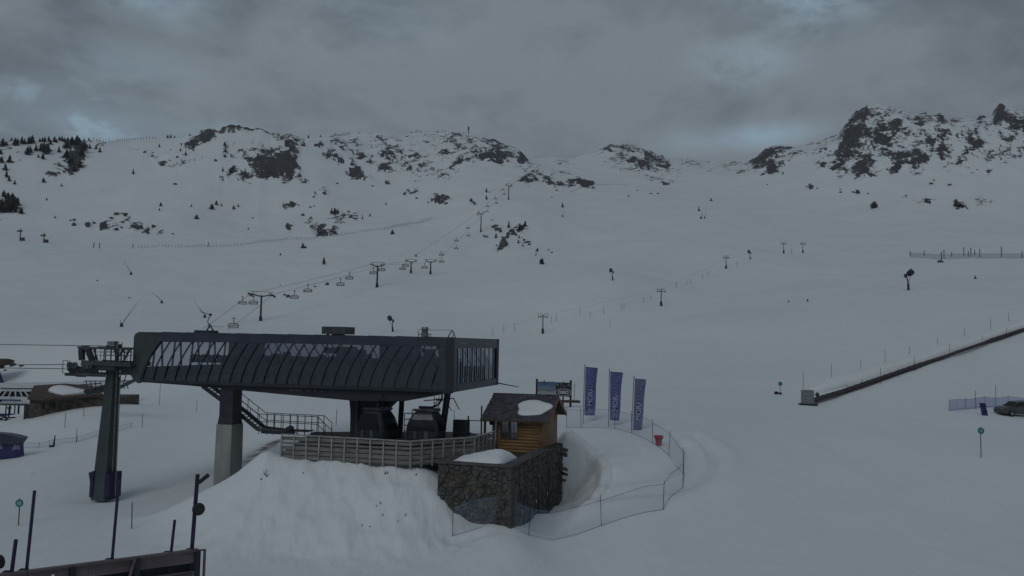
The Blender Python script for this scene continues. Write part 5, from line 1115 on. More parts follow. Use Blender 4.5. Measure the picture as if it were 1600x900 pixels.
disc_sign('small green round sign at the far left end of the conveyor fence', 1219, 617, 596, 0, .28, 'green')
p = ground(1214, 616); t = thing('sign_feet', 'low dark clutter at the foot of the small green sign', 'bin', p); mb = MB(); mb.b2((-.3, -.2, 0), (.15, .2, .35)); mb.build('box', 'black', t); mb = MB(); mb.b2((.3, -.1, 0), (.6, .15, .25)); mb.build('box', 'dark_steel', t)

pole0 = None
def marker_pole(u, vb, vt, label, group, lean=0., r=.03):
    p = ground(u, vb); H = (vb-vt)*p.y/1300
    r = max(r, .27*p.y/1300)
    mb = MB(); mb.bar((0, 0, -.2), (lean, 0, H), r, 5); t = mb.build('marker_pole', 'dark_steel', None); t.location = p; return tag(t, label, 'pole', group)
for u, vb, vt in ((1255, 607, 580), (1299, 592, 568), (1345, 576, 562), (1383, 566, 547), (1421, 553, 541), (1465, 537, 528), (1507, 525, 513), (1548, 514, 498), (1576, 502, 489), (1602, 498, 486)):
    marker_pole(u, vb, vt, 'thin marker pole in the row behind the snow bank of the conveyor lift', 'marker poles behind the conveyor lift')
for u, vb, vt in ((1323, 616, 601), (1347, 606, 592), (1376, 599, 575), (1404, 590, 576), (1429, 580, 558), (1484, 557, 537), (1535, 537, 524), (1573, 526, 512)):
    marker_pole(u, vb, vt, 'short marker pole standing right beside the conveyor lift', 'marker poles along the conveyor edge')
for u, vb, vt in ((861, 505, 493), (869, 502, 491), (906, 492, 482), (922, 497, 487), (943, 491, 480), (953, 510, 498), (971, 485, 475), (975, 482, 472), (1005, 473, 464), (1017, 471, 462), (1057, 450, 441), (1073, 446, 438), (1079, 444, 436), (1098, 436, 428), (1106, 431, 424), (1152, 415, 408), (1237, 396, 388), (770, 525, 512), (787, 520, 508), (804, 516, 504)):
    marker_pole(u, vb, vt, 'faint thin marker pole along the drag lift line', 'marker poles along the drag lift', r=.02)
for u, vb, vt, lb in ((206, 826, 786, 'thin bare stake in the snow between the tower and the foreground terrace'), (101, 668, 645, 'thin pole in the snow below the stone chalet'), (131, 651, 632, 'thin pole in the snow just below the right corner of the chalet'), (119, 692, 670, 'thin pole in the snow left of the tower shaft'), (222, 668, 647, 'thin pole in the snow right of the tower shaft'), (307, 643, 625, 'thin pole in the snow under the station belly'), (525, 665, 640, 'thin pole rising behind the gangway rail end'), (897, 628, 600, 'thin pole just right of the billboard'), (1556, 638, 602, 'tall thin pole above the blue banner net'), (1525, 640, 610, 'thin pole left in the blue banner net'), (249, 633, 596, 'slim post standing behind the station left end'), (710, 668, 640, 'thin leaning pole behind the deck right of the station leg')):
    marker_pole(u, vb, vt, lb, None, lean=rnd.uniform(-.06, .06), r=.028)
for u, vb, vt in ((1444, 400, 391), (1471, 410, 393), (1475, 404, 390), (1487, 401, 394), (1506, 400, 386), (1513, 401, 392), (1517, 400, 387), (1523, 399, 391), (1531, 402, 389), (1565, 402, 385), (1597, 403, 392), (1422, 400, 392)):
    marker_pole(u, vb, vt, 'short dark post on the far right slope along the long net', 'posts along the far right net', r=.22)
for u, vb, vt in ((146, 387, 378), (155, 388, 379), (207, 388, 381), (325, 385, 378)): marker_pole(u, vb, vt, 'short dark post in line with the long snow fence', 'posts by the long snow fence', lean=.3, r=.25)
# small posts with boxes at far left
for u, vb, vt, lb in ((31, 376, 357, 'wooden hut post with a box at the far left slope edge'), (68, 379, 364, 'post with signboard and low gate at the far left slope')):
    p = ground(u, vb); k = p.y/1300; t = thing('sign_post', lb, 'sign', p); mb = MB(); mb.bar((0, 0, -.5), (.5*k, 0, (vb-vt)*k), .8*k, 5); mb.build('post', 'wood_dark', t)
    mb = MB(); mb.b2((-5*k, -.3, (vb-vt-5)*k), (3*k, .3, (vb-vt-2.5)*k)); mb.build('board', 'wood_dark', t); mb = MB(); mb.b2((1*k, -.5, 0), (7*k, .5, 5*k)); mb.build('box', 'wood_dark', t)
p = ground(732, 207.5); t = thing('ridge_mast', 'thin radio mast standing on the skyline of the middle dome', 'mast', p); mb = MB(); mb.bar((0, 0, -3), (0, 0, 11), .75, 6, .6); mb.build('tower', 'dark_steel', t); mb = MB(); mb.bar((0, 0, 6), (0, 0, 10), 1.2, 8); mb.build('antenna', 'grey_steel', t)
p = ground(1537, 649); t = thing('crash_mat', 'dark blue padded mat leaning before the banner net', 'mat', p); mb = MB(); mb.loft([[(x+s_, y, z) for x, y in ((-.28, -.12), (.28, -.12), (.28, .12), (-.28, .12))] for z, s_ in ((-.1, .15), (1.35, -.12))]); mb.build('pad', 'navy', t); mb = MB(); mb.box((.08, -.15, .4), (.54, .04, .05)); mb.box((-.04, -.15, 1.0), (.54, .04, .05)); mb.build('strap', 'black', t)

# ---------------------------------------------------------------- parked car at the right edge
p = ground(1596, 650); cr_ = thing('parked_car', 'grey car snowed in at the right edge beside the banner net', 'car', p, R(4))
prof = [(-2.7, .35), (-2.75, .75), (-2.5, .98), (-1.6, 1.10), (-.9, 1.62), (.4, 1.72), (1.6, 1.66), (2.1, 1.1), (2.2, .4), (1.75, .28), (-2.3, .25)]
mb = MB(); mb.prism(prof, -.85, .85); o = mb.build('body', 'car', cr_); bv = o.modifiers.new('bevel', 'BEVEL'); bv.width = .12; bv.segments = 3
mb = MB(); mb.prism([(-1.5, 1.12), (-.86, 1.54), (-.2, 1.58), (-.2, 1.12)], -.865, -.852); mb.prism([(-.1, 1.12), (-.1, 1.58), (1.4, 1.56), (1.8, 1.12)], -.865, -.852); mb.build('window', 'black', cr_)
mb = MB(); mb.add([(-1.72, -.7, 1.11), (-1.72, .7, 1.11), (-.98, .62, 1.60), (-.98, -.62, 1.60)], [(0, 1, 2, 3)]); mb.build('windscreen', 'black', cr_)
for x in (-1.75, 1.35):
    for y in (-.86, .86):
        mb = MB(); mb.lathe([(-.1, .30), (-.08, .34), (.08, .34), (.1, .30)], (x, y, .33), (0, 1, 0), 16); wq = mb.build('wheel', 'black', cr_)
        mb = MB(); mb.lathe([(-.13, .18), (.13, .18)], (x, y, .33), (0, 1, 0), 10); mb.build('rim', 'galv', wq)
for y in (-.6, .6): mb = MB(); mb.box((-2.70, y, .78), (.1, .32, .14)); mb.build('headlight', 'galv', cr_)
mb = MB(); mb.box((-1.1, -.95, 1.15), (.18, .16, .14)); mb.build('mirror', 'black', cr_)

# ---------------------------------------------------------------- left: chairlift terminal, stone chalet, kiosk, canopy
D_ = 125
ws = thing('chairlift_terminal', 'long white streamlined chairlift terminal with slanted dark windows at the left edge', 'lift station', W(20, 650, D_), 0, zabs=True)
ws['_z0'] = float(ws.location.z); lx = lambda u: W(u, 620, D_).x-ws.location.x; lz = lambda v: W(50, v, D_).z
xa, xb, xc = lx(-70), lx(46), lx(131)
mb = MB(); mb.loft([[(xa, 0, lz(632)), (xb+.6, 0, lz(631)), (xb+.6, 7, lz(631)), (xa, 7, lz(632))], [(xa, -.3, lz(621)), (xb+1.0, -.3, lz(620)), (xb+1, 7, lz(620)), (xa, 7, lz(621))]]); mb.build('lower_shell', 'white_paint', ws)
mb = MB(); mb.add([(xa, 0, lz(612)), (xb+1.4, 0, lz(612)), (xc, 6, lz(605.5)), (xc, 14, lz(603)), (xa, 9, lz(609)), (xa, -.1, lz(609)), (xb+1.2, -.1, lz(608)), (xc, 6, lz(601)), (xc, 14, lz(600)), (xa, 9, lz(605))], [(0, 1, 2, 3, 4), (5, 6, 7, 8, 9), (0, 5, 6, 1), (1, 6, 7, 2), (2, 7, 8, 3), (3, 8, 9, 4), (0, 4, 9, 5)]); mb.build('roof', 'white_paint', ws)
mb = MB(); mb.b2((xa, .15, lz(621)), (xb+.8, .3, lz(612))); mb.prism([(xb+.8, lz(620)), (xc-.4, lz(613)), (xc-.2, lz(606)), (xb+1.2, lz(612))], 5.8, 6.0); mb.build('dark_glazing', 'cab_glass', ws)
mb = MB(); mb.b2((xa, .3, lz(621)), (xb+.7, .5, lz(612))); mb.build('inner_wall', 'shell_dark', ws)
for k, u in enumerate(list(range(-66, 50, 9))):
    s_ = .45*max(-1, min(1, (22-u)/25))
    mb = MB(); mb.beam((lx(u)-s_, .05, lz(621)), (lx(u)+s_, .05, lz(612)), .15, .2, (0, 1, 0)); mb.build('mullion', 'white_paint', ws)
for u in (108, 114, 120, 126): mb = MB(); mb.beam((lx(u)+.3, 5.75, lz(614.5-(u-108)*.05)), (lx(u)-.2, 5.75, lz(605.5)), .2, .15, (0, 1, 0)); mb.build('mullion', 'white_paint', ws)
mb = MB(); mb.b2((xa, -.32, lz(626.5)), (lx(34), -.2, lz(624.8))); mb.build('blue_stripe', 'navy', ws)
mb = MB(); mb.path([(lx(2), -.2, lz(607.6)), (lx(48), -.1, lz(607.2)), (lx(125), 6, lz(600.5))], .10, 4); mb.build('roof_edge', 'dark_steel', ws)
mb = MB(); mb.b2((lx(-60), -.2, lz(634)), (lx(45), 6.5, lz(632))); mb.build('underframe', 'grey_steel', ws)
for u in (1, 7, 15, 21, -10, -20): mb = MB(); mb.bar((lx(u), 1.5, lz(652)), (lx(u), 1.5, lz(633.5)), .14 if u in (21, 7) else .09, 6); mb.build('leg', 'shell_dark', ws)
mb = MB(); mb.b2((lx(-40), .8, lz(652)), (lx(19), 1.0, lz(648))); mb.build('barrier', 'navy', ws)
t_ = chair(13, 662, 104, LC('lying in a stack below the white terminal at the left edge'), (.72), .3)
t_ = chair(-4, 664, 103, LC('at the very left edge under the white terminal'), 1.1, -.3)

DC = 100
pc = W(60, 652, DC); chl = thing('stone_chalet', 'low brown stone chalet with a snow patched roof behind the cable tower', 'chalet', (pc.x, pc.y, Z(-10.9)), 0, zabs=True)
X_ = lambda u, D=DC: W(u, 620, D).x-pc.x; ZZ = lambda v, D=DC: W(90, v, D).z
# walls: front follows the rising snow, back is higher
bx = [(X_(36), 0), (X_(160, 106), 7), (X_(160, 112), 12), (X_(48, 108), 9)]
mb = MB(); 
fl, fr_ = Vector((X_(47), 0, 0)), Vector((X_(162, 104), 4.2, 0))
mb.add([(fl.x, fl.y, Z(-11.6)), (fr_.x, fr_.y, Z(-11.6)), (fr_.x, 14, Z(-11.6)), (fl.x, 10, Z(-11.6)), (fl.x, fl.y, ZZ(624.5)), (fr_.x, fr_.y, ZZ(622.5, 104)), (fr_.x, 14, ZZ(622.5, 104)), (fl.x, 10, ZZ(624))], [(0, 1, 5, 4), (1, 2, 6, 5), (2, 3, 7, 6), (3, 0, 4, 7), (4, 5, 6, 7)]); mb.build('wall', 'stone_b', chl)
mb = MB(); mb.b2((X_(34), .6, Z(-11.2)), (X_(49), 8, ZZ(634))); mb.build('side_annex', 'shell_dark', chl)
rp = [(X_(46), -.4, ZZ(625)), (X_(75), -.4, ZZ(626)), (X_(140, 102), 3, ZZ(622)), (X_(164, 104), 4, ZZ(623)), (X_(140, 108), 8.5, ZZ(611.5)), (X_(100, 107), 7, ZZ(607.5)), (X_(52, 106), 6, ZZ(611))]
mb = MB(); n = len(rp); mb.add(rp+[(x, y, z+.25) for x, y, z in rp], [tuple(range(n))[::-1], tuple(range(n, 2*n))]+[(i, (i+1) % n, n+(i+1) % n, n+i) for i in range(n)]); mb.build('roof', 'wood_dark', chl)
def onroof(u, v):   # intersection of a sight line with the roof plane
    a, b_, c = Vector(rp[0]), Vector(rp[3]), Vector(rp[5]); nn = (b_-a).cross(c-a).normalized(); o = Vector((-pc.x, -pc.y, CZ)); d = W(u, v, 100)-Vector((0, 0, CZ)); tt = (a-o).dot(nn)/d.dot(nn); return o+d*tt
rim = [(74, 614), (80, 610.5), (90, 608.8), (100, 609), (110, 611), (122, 614), (134, 616.5), (139, 618.3), (128, 620), (112, 621.5), (98, 622.5), (86, 620), (78, 617)]
cen = onroof(103, 616); mb = MB(); mb.smooth = True; r1 = [onroof(*q)+Vector((0, 0, .28)) for q in rim]; r2 = [p_.lerp(cen, .12)+Vector((0, 0, .40)) for p_ in r1]; r3 = [p_.lerp(cen+Vector((0, 0, .6)), .6)+Vector((0, 0, .12)) for p_ in r1]; mb.loft([r1, r2, r3]); mb.build('roof_snow', 'loose_snow', chl)
for u0_, u1_ in ((60.5, 64), (68, 78)):
    mb = MB(); y_ = -.03+ (X_((u0_+u1_)/2)-fl.x)/(fr_.x-fl.x)*4.2; mb.b2((X_(u0_), y_-.12, ZZ(640)), (X_(u1_), y_+.1, ZZ(631.5))); f2 = mb.build('window', 'black', chl)
    mb = MB(); mb.b2((X_(u0_)-.06, y_-.16, ZZ(640)-.08), (X_(u1_)+.06, y_-.1, ZZ(640))); mb.b2(((X_(u0_)+X_(u1_))/2-.04, y_-.15, ZZ(640)), ((X_(u0_)+X_(u1_))/2+.04, y_-.1, ZZ(631.5))); mb.build('frame', 'grey_steel', f2)
# pylon head of the second lift, hidden in part behind the cable tower
t = thing('lift_portal', 'dark lift pylon with side catwalks seen behind the cable tower', 'lift pylon', W(182, 628, 96), 0, zabs=True); px_ = t.location.x; qx = lambda u: W(u, 600, 96).x-px_; qz = lambda v: W(182, v, 96).z
mb = MB(); mb.bar((0, 0, qz(640)), (0, 0, qz(588)), .24, 8); mb.build('shaft', 'navy', t)
mb = MB(); mb.beam((qx(138), 0, qz(616)), (qx(163), 0, qz(607)), .5, .35); mb.beam((qx(163), 0, qz(607)), (qx(186), 0, qz(603)), .5, .4); mb.beam((qx(184), 0, qz(607)), (qx(208), 0, qz(594.5)), .5, .35); mb.build('crossarm', 'green_steel', t)
mb = MB(); mb.path([(qx(128), .3, qz(596.5)), (qx(205), .3, qz(594.5))], .05, 5)
for u in (132, 139, 146, 155, 190, 196): mb.bar((qx(u), .3, qz(596)), (qx(u)+.2, .3, qz(608)), .05, 5)
mb.bar((qx(190), .2, qz(584)), (qx(198), .2, qz(584)), .06); mb.bar((qx(196), .2, qz(584)), (qx(192), .2, qz(596)), .06); mb.build('catwalk_rail', 'dark_steel', t)
mb = MB()
for k in range(6): mb.lathe([(-.1, .25), (.1, .25)], (qx(153)+k*.5, -.4, qz(607-k*1.5)), (0, 1, 0), 8); mb.lathe([(-.1, .25), (.1, .25)], (qx(138)+k*.5, -.4, qz(612-k*.4)), (0, 1, 0), 8)
mb.build('sheave', 'shell_dark', t)
mb = MB(); mb.b2((qx(136), -.2, qz(612)), (qx(150), .3, qz(606.5))); mb.build('equipment_box', 'grey_steel', t)
DK = 75
pk = W(10, 716, DK); ki = thing('navy_kiosk', 'navy blue covered kiosk with pale wave emblem and grey hood at the left edge', 'kiosk', (pk.x, pk.y, Z(-11.3)), 0, zabs=True)
kx = lambda u: W(u, 700, DK).x-pk.x; kz = lambda v: W(15, v, DK).z
mb = MB(); mb.loft([[(kx(-40), 0, kz(724)), (kx(31.5), 0, kz(713)), (kx(31.5), .7, kz(713)), (kx(-40), .7, kz(724))], [(kx(-40), 0, kz(692)), (kx(29), 0, kz(692)), (kx(29), .7, kz(692)), (kx(-40), .7, kz(692))]]); mb.build('body', 'navy', ki)
mb = MB(); mb.prism([(kx(-40), kz(692)), (kx(28), kz(694)), (kx(35), kz(683.5)), (kx(24), kz(680.5)), (kx(8), kz(677.8)), (kx(-40), kz(675))], -.25, .85); mb.build('hood', 'shell', ki)
for cx in (26, -1):
    mb = MB()
    for k in range(5):
        pts = [(kx(cx-6+j*1.8+k*.35), -.03, kz(703.5-k*1.7-1.6*math.sin(j/6*math.pi)-j*.35)) for j in range(7-k//2)]; mb.path(pts, .028, 4)
    mb.build('wave_emblem', 'print', ki)
p = W(83, 702, 80); g = gz(p.x, p.y); t = thing('snow_wedge', 'small dark pointed post in the snow right of the navy kiosk', 'post', (p.x, p.y, g)); mb = MB(); mb.bar((0, 0, -.1), (.12, 0, 1.1), .13, 6, .04); mb.build('shaft', 'navy', t); mb = MB(); mb.box((-.2, 0, .08), (.3, .2, .18)); mb.build('foot', 'black', t)
# canopy nose at the left edge
t = thing('lift_canopy', 'brown rounded canopy nose of a lift terminal poking in at the left edge', 'lift station', W(-10, 598, 170), 0, zabs=True); nx = lambda u: W(u, 570, 170).x-t.location.x; nz = lambda v: W(0, v, 170).z
mb = MB(); mb.smooth = True; rg = []
for u, h, c in ((-70, 7, 568), (-20, 7, 567.5), (4, 6, 566), (10, 5, 565), (13, 3.2, 564.3), (14, 1, 564)): rg.append([(nx(u), 3*(1-(u > 9)*.3)*math.cos(2*math.pi*k/12), nz(c-h*math.sin(2*math.pi*k/12))) for k in range(12)])
mb.loft(rg); mb.build('shell', 'wood_dark', t)
mb = MB(); mb.bar((nx(-6), 0, nz(574)), (nx(4), 0, nz(598)), .45, 6); mb.build('leg', 'navy', t)
mb = MB(); mb.bar((nx(-30), 0, nz(573)), (nx(6), 0, nz(573.5)), .35, 6); mb.build('underframe', 'dark_steel', t)

# ---------------------------------------------------------------- foreground terrace edge
fa, fb = W(-60, 907, 18.0), W(309, 860, 20.8)
ft = thing('terrace_edge', 'dark metal terrace edge with brown fascia and rails in the lower left corner', 'terrace', (fb.x, fb.y, Z(-11.6)), 0, zabs=True)
fa_ = Vector((fa.x-fb.x, fa.y-fb.y, fa.z)); fb_ = Vector((0, 0, fb.z)); dd = (fa_-fb_); Lr = dd.length; dn_ = dd.normalized(); nn_ = Vector((dn_.y, -dn_.x, 0))
if nn_.y > 0: nn_ = -nn_
PT = lambda s_, h, o_=0: fb_+dn_*s_+Vector((0, 0, h))+nn_*o_
npan = 4
for k in range(npan):
    mb = MB(); mb.beam(PT(k*Lr/npan+.004, -.13), PT((k+1)*Lr/npan-.004, -.13), .06, .30); mb.build('fascia_panel', 'fascia', ft)
    mb = MB(); mb.beam(PT(k*Lr/npan+.006, .03, .05), PT((k+1)*Lr/npan-.006, .03, .05), .12, .05); mb.build('top_cap', 'fascia', ft)
mb = MB(); mb.beam(PT(0, -.40, -.25), PT(Lr, -.40, -.25), .05, .3); mb.beam(PT(0, -.75, -.35), PT(Lr, -.75, -.35), .05, .4); mb.build('recess_panel', 'shell_dark', ft)
for h, o_ in ((-.50, .0), (-.56, .02), (-.66, .05), (-.84, .06), (-.98, .06)): mb = MB(); mb.bar(PT(0, h, o_), PT(Lr, h, o_), .026, 6); mb.build('rail', 'fascia', ft)
for s_ in (.02, 1.4, 2.75, 4.2, Lr-.5): mb = MB(); mb.beam(PT(s_, -2.2, .08), PT(s_, .02, .08), .12, .09); mb.build('post', 'shell_dark', ft)
mb = MB(); mb.beam(PT(-.14, -2.5, .1), PT(-.14, .03, .1), .05, .05); mb.beam(PT(-.14, .02, .1), PT(.1, .02, .1), .04, .04); mb.build('end_rail', 'fascia', ft)
mb = MB(); mb.path([PT(1.45, .02, .12), PT(1.6, -.5, .2), PT(2.0, -1.3, .25)], .035, 6); mb.build('downpipe', 'fascia', ft)
mb = MB(); mb.bar(PT(3.15, -.08, .2), PT(3.17, -.42, .2), .03, 6); mb.build('white_tube', 'white', ft)
mb = MB(); mb.path([PT(2.1, -.40, .16), PT(2.3, -.26, .16), PT(2.42, -.25, .16)], .02); mb.bar(PT(2.32, -.4, .16), PT(2.4, -.36, .16), .02); mb.bar(PT(.15, -.95, .14), PT(1.0, -1.0, .14), .015); mb.build('fluorescent_tube', 'white', ft)
mb = MB(); mb.beam(PT(-.05, -1.2, -1.2), PT(Lr, -1.2, -1.2), 2.6, .2); mb.build('deck_slab', 'shell_dark', ft)
for s_ in (.3, Lr*.5, Lr-.4): mb = MB(); q_ = PT(s_, 0, -.6); mb.b2((q_.x-.15, q_.y-.15, Z(-12.2)), (q_.x+.15, q_.y+.15, fb.z-1.2)); mb.build('pillar', 'concrete', ft)
def fpole(label, u, vt, vb, r, extra=None, ut=None):
    # stands on the terrace edge
    best = min(((abs(project(np.array([math.atan2((fb+dn_*s_).x, (fb+dn_*s_).y)]), np.array([-.1]))[0][0]-u), s_) for s_ in np.linspace(.0, Lr, 160)))[1]
    q_ = fb+dn_*best; D = q_.y; top = W(ut or u, vt, D); t = thing('terrace_pole', label, 'pole', (q_.x, q_.y, fb.z-.9), 0, None)
    lx_ = top.x-q_.x; lx_ = max(-.12, min(.12, lx_)); H = top.z-(fb.z-.9)
    mb = MB(); mb.bar((0, .12, 0), (lx_, .12, H), r, 8); mb.build('shaft', 'pole_purple', t); mb = MB(); mb.box((0, .08, .9), (.16, .12, .1)); mb.build('clamp', 'black', t)
    k = D/1300
    if extra == 'cam':
        mb = MB(); mb.bar((lx_, .1, H-.10), (lx_+.13, .0, H-.16), .018); mb.box((lx_+.20, -.02, H-.09), (.30, .09, .09), 0, 0, -.7); mb.build('camera', 'black', t)
        mb = MB(); mb.lathe([(0, .05), (.04, .15), (.12, .15), (.16, .1)], (lx_+.09, .05, H-.82), (.3, -1, 0), 12); mb.build('floodlight', 'black', t)
    if extra == 'dish': mb = MB(); mb.lathe([(-.02, .09), (.0, .15), (.12, .15), (.2, .10)], (-.12, 0, H-.45), (-.4, -1, 0), 14); mb.build('loudspeaker', 'black', t)
fpole('thick pole with a small camera and round floodlight at the right end of the terrace', 304, 742, 860, .052, 'cam', 306)
fpole('plain pole second from the right on the terrace edge', 269, 814, 890, .036, None, 270)
fpole('plain tall pole in the middle of the terrace edge', 180, 754, 872, .036, None, 182)
fpole('plain tall pole near the left end of the terrace edge', 46, 768, 888, .036, None, 52)
fpole('short pole carrying a round dark loudspeaker at the far left', 21, 845, 900, .042, 'dish', 21)

# ---------------------------------------------------------------- pines, boulders, twigs
def crown(seed, h=1.0):
    rs = random.Random(seed); mb = MB(); n = 0
    for L_ in range(9):
        t = L_/9; z_ = .10+t*.86; rad = (.38*(1-t)**.7+.04)*rs.uniform(.8, 1.15)
        for k in range(9 if L_ < 6 else 6):
            a = rs.uniform(0, 6.28); r_ = rad*rs.uniform(.55, 1.15); d = Vector((math.cos(a), math.sin(a), 0)); s_ = Vector((-d.y, d.x, 0))*rad*rs.uniform(.22, .45)
            tip = d*r_+Vector((0, 0, z_-.05*rs.random())); b0 = Vector((0, 0, z_+.07)); mid = d*r_*.6+Vector((0, 0, z_+.02))
            mb.add([b0, mid+s_, tip, mid-s_, mid-Vector((0, 0, .05))], [(0, 1, 2), (0, 2, 3), (1, 4, 2), (2, 4, 3)])
    mb.loft([[(.10*math.cos(a)*q, .10*math.sin(a)*q, z_) for a in (0, 1.57, 3.14, 4.71)] for q, z_ in ((1.6, .10), (1.9, .35), (1.2, .7), (.05, 1.0))]); return mb
TR = []
def tree(u, vb, hpx, label, group, seed=0, fat=1.0, D=None):
    p = ground(u, vb); k = math.hypot(p.x, p.y)/1300; H = hpx*k
    if len(TR) < 4:
        t = thing('pine_tree', label, 'tree', p, 0, group); a = crown(len(TR)).build('crown', 'pine', t); mb = MB(); mb.bar((0, 0, -.06), (0, 0, .5), .03, 5, .015); b_ = mb.build('trunk', 'bark', t); TR.append((a, b_))
    else:
        t = thing('pine_tree', label, 'tree', p, 0, group)
        for q_ in TR[(seed or rnd.randrange(4)) % 4]: c = q_.copy(); col.objects.link(c); c.parent = t
    t.scale = (H*fat, H*fat, H); t.rotation_euler = (0, 0, rnd.uniform(0, 6)); return t
g1 = ('small dark pine in the row on the left skyline', 'pines on the left skyline')
for u, vb, h, f in [(4, 229, 12, 1.1), (10, 228, 7, 1), (18, 220, 5, 1), (23, 228, 12, .9), (27, 227, 10, 1), (34, 225, 11, .9), (38, 225, 8, 1), (45, 225, 11, 1.1), (50, 224, 12, 1.2), (62, 222, 6, 1), (66, 221, 6, 1), (70, 222, 8, 1), (76, 221, 8, .9), (79, 226, 8, 1), (85, 222, 9, 1), (88, 223, 6, 1), (93, 220, 7, 1), (97, 221, 8, 1), (101, 222, 7, 1), (106, 220, 6, 1), (112, 221, 6, 1), (117, 220, 5, 1), (124, 222, 7, 1), (131, 221, 5, .9), (139, 220, 5, .9), (262, 216, 6, 1), (267, 214, 6, .9), (273, 210, 4, 1), (297, 208, 4, 1), (315, 203, 4.5, 1)]: tree(u, vb, h, *g1, fat=f)
g2 = ('dark pine scattered on the slope below the left skyline', 'pines below the left skyline')
for u, vb, h, f in [(43, 242, 12, 1.1), (47, 239, 10, 1), (56, 236, 10, .8), (63, 236, 11, .9), (68, 237, 14, 1), (72, 241, 16, 1), (75, 236, 12, 1), (67, 249, 10, .9), (15, 254, 11, 1.1), (2, 254, 9, 1.2), (8, 266, 10, 1), (10, 277, 10, .8), (14, 283, 8, .9), (23, 288, 6, 1), (1, 241, 8, 1), (92, 238, 9, .9), (60, 246, 5, 1), (104, 232, 14, 1), (112, 226, 12, 1.2), (120, 226, 14, 1.2), (131, 236, 14, 1.2), (128, 243, 14, 1), (104, 246, 12, 1.2), (110, 255, 13, 1.2), (125, 262, 12, 1), (116, 268, 10, 1), (68, 285, 7, 1.2), (140, 232, 7, .9), (150, 233, 7, .8), (156, 238, 8, .8), (208, 272, 8, .8), (302, 236, 6, .8), (282, 236, 5, .9), (290, 243, 7, .9), (249, 230, 6, .7), (96, 291, 4, 1), (31, 251, 2.5, 1), (351, 228, 7, 1), (352, 238, 8, .9), (352, 246, 6, .9), (348, 268, 8, .6), (361, 270, 9, 1), (364, 264, 7, .8), (337, 252, 4, 1)]: tree(u, vb, h, *g2, fat=f)
g3 = ('dark green pine in the dense clump at the left edge of the slope', 'clump of pines at the left edge')
for u, vb, h, f in [(2, 331, 18, 1.2), (9, 332, 20, 1.3), (16, 328, 18, 1.3), (22, 326, 18, 1.2), (27, 321, 12, 1.1), (12, 316, 14, 1.3), (19, 314, 12, 1.1), (33, 334, 9, 1.3), (6, 308, 10, 1.1), (24, 332, 10, 1), (-5, 325, 18, 1.2)]: tree(u, vb, h, *g3, fat=f)
g4 = ('small lone pine or bush on the middle left snow slope', 'scattered pines on the left slope')
for u, vb, h, f in [(251, 322, 6, 1.2), (249, 329, 4, 1), (299, 323, 4, 1), (331, 327, 9, 1.4), (338, 320, 7, 1.1), (346, 322, 5, .8), (365, 327, 7, 1.1), (372, 323, 5, 1), (307, 342, 7, 1.6), (473, 388, 9, 1), (477, 388, 5, 1.4), (506, 413, 12, .8), (438, 399, 4, 1.2), (613, 366, 8, 1.4), (650, 401, 5, 1), (569, 282, 7, .7), (482, 215, 6, .9), (501, 212, 4, 1), (561, 204, 3.5, 1), (523, 334, 10, .9), (518, 335, 9, .8), (528, 334, 8, .9), (566, 343, 8, .5), (578, 338, 5, 1), (603, 320, 5, .8), (388, 359, 4, 1), (86, 341, 4, 1), (73, 313, 4, 1), (491, 323, 3, 1), (669, 318, 5, .7)]: tree(u, vb, h, *g4, fat=f)
g5 = ('dark pine beside the rock outcrop right of the chairlift', 'pines at the outcrop')
for u, vb, h, f in [(795, 356, 12, .65), (812, 360, 12, 1.2), (817, 358, 8, 1), (820.5, 354, 10, 1), (760, 301, 8, .8), (760, 312, 8, .8), (769, 345, 3, 1), (810, 380, 6, 1), (817, 385, 5, 1), (756, 370, 5, 1), (759, 371, 5, 1), (762, 371, 4, 1), (775, 372, 9, .8), (847, 413, 11, 1), (845, 412, 8, 1.2), (879, 324, 8, .8), (1111, 314, 5, 1.2), (1092, 330, 8, .7), (765, 301, 3, 1), (811, 372, 5, 1), (840, 393, 6, .8)]: tree(u, vb, h, *g5, fat=f)
g6 = ('small dark bush on the far right slope below the peaks', 'bushes below the right peaks')
for u, vb, h, f in [(1362, 324, 6, 1.3), (1366, 325, 8, 1.3), (1369, 324, 6, 1.1), (1495, 323, 10, .9), (1500, 324, 8, 1), (1505, 325, 6, 1), (1509, 325, 5, 1), (1491, 322, 5, 1), (1446, 316, 5, 1), (1453, 318, 6, .8), (1524, 436, 5, 1.2), (1232, 472, 3, 1.5), (1262, 471, 4, 1.3), (1416, 308, 3, 1)]: tree(u, vb, h, *g6, fat=f)
BM = []
for s_ in range(5):
    rs_ = random.Random(s_+40); bm = bmesh.new(); bmesh.ops.create_icosphere(bm, subdivisions=2, radius=1)
    for v in bm.verts:
        c = v.co; k = .75+.45*float(fbm(np.array([c.x*1.6+s_*5]), np.array([c.y*1.6+c.z*2.1]), 3, s_)[0]); v.co = Vector((c.x*k, c.y*k*.8, max(-.35, c.z*k*.75)))
    me = bpy.data.meshes.new('boulder'); bm.to_mesh(me); bm.free(); me.materials.append(M['rock']); BM.append(me)
def boulder(u, v, ru, rv, label, group):
    ru *= .82; rv *= .82
    p = ground(u, v+rv); k = math.hypot(p.x, p.y)/1300
    o = bpy.data.objects.new('boulder', BM[rnd.randrange(5)]); col.objects.link(o); o.location = p+Vector((0, 0, rv*k*.35)); o.scale = (ru*k, ru*k, rv*k*1.9); o.rotation_euler = (0, rnd.uniform(-.3, .3), rnd.uniform(-.5, .5)); tag(o, label, 'boulder', group)
gb1 = ('dark bare boulder poking through the snow on the left slopes', 'boulders on the left slopes')
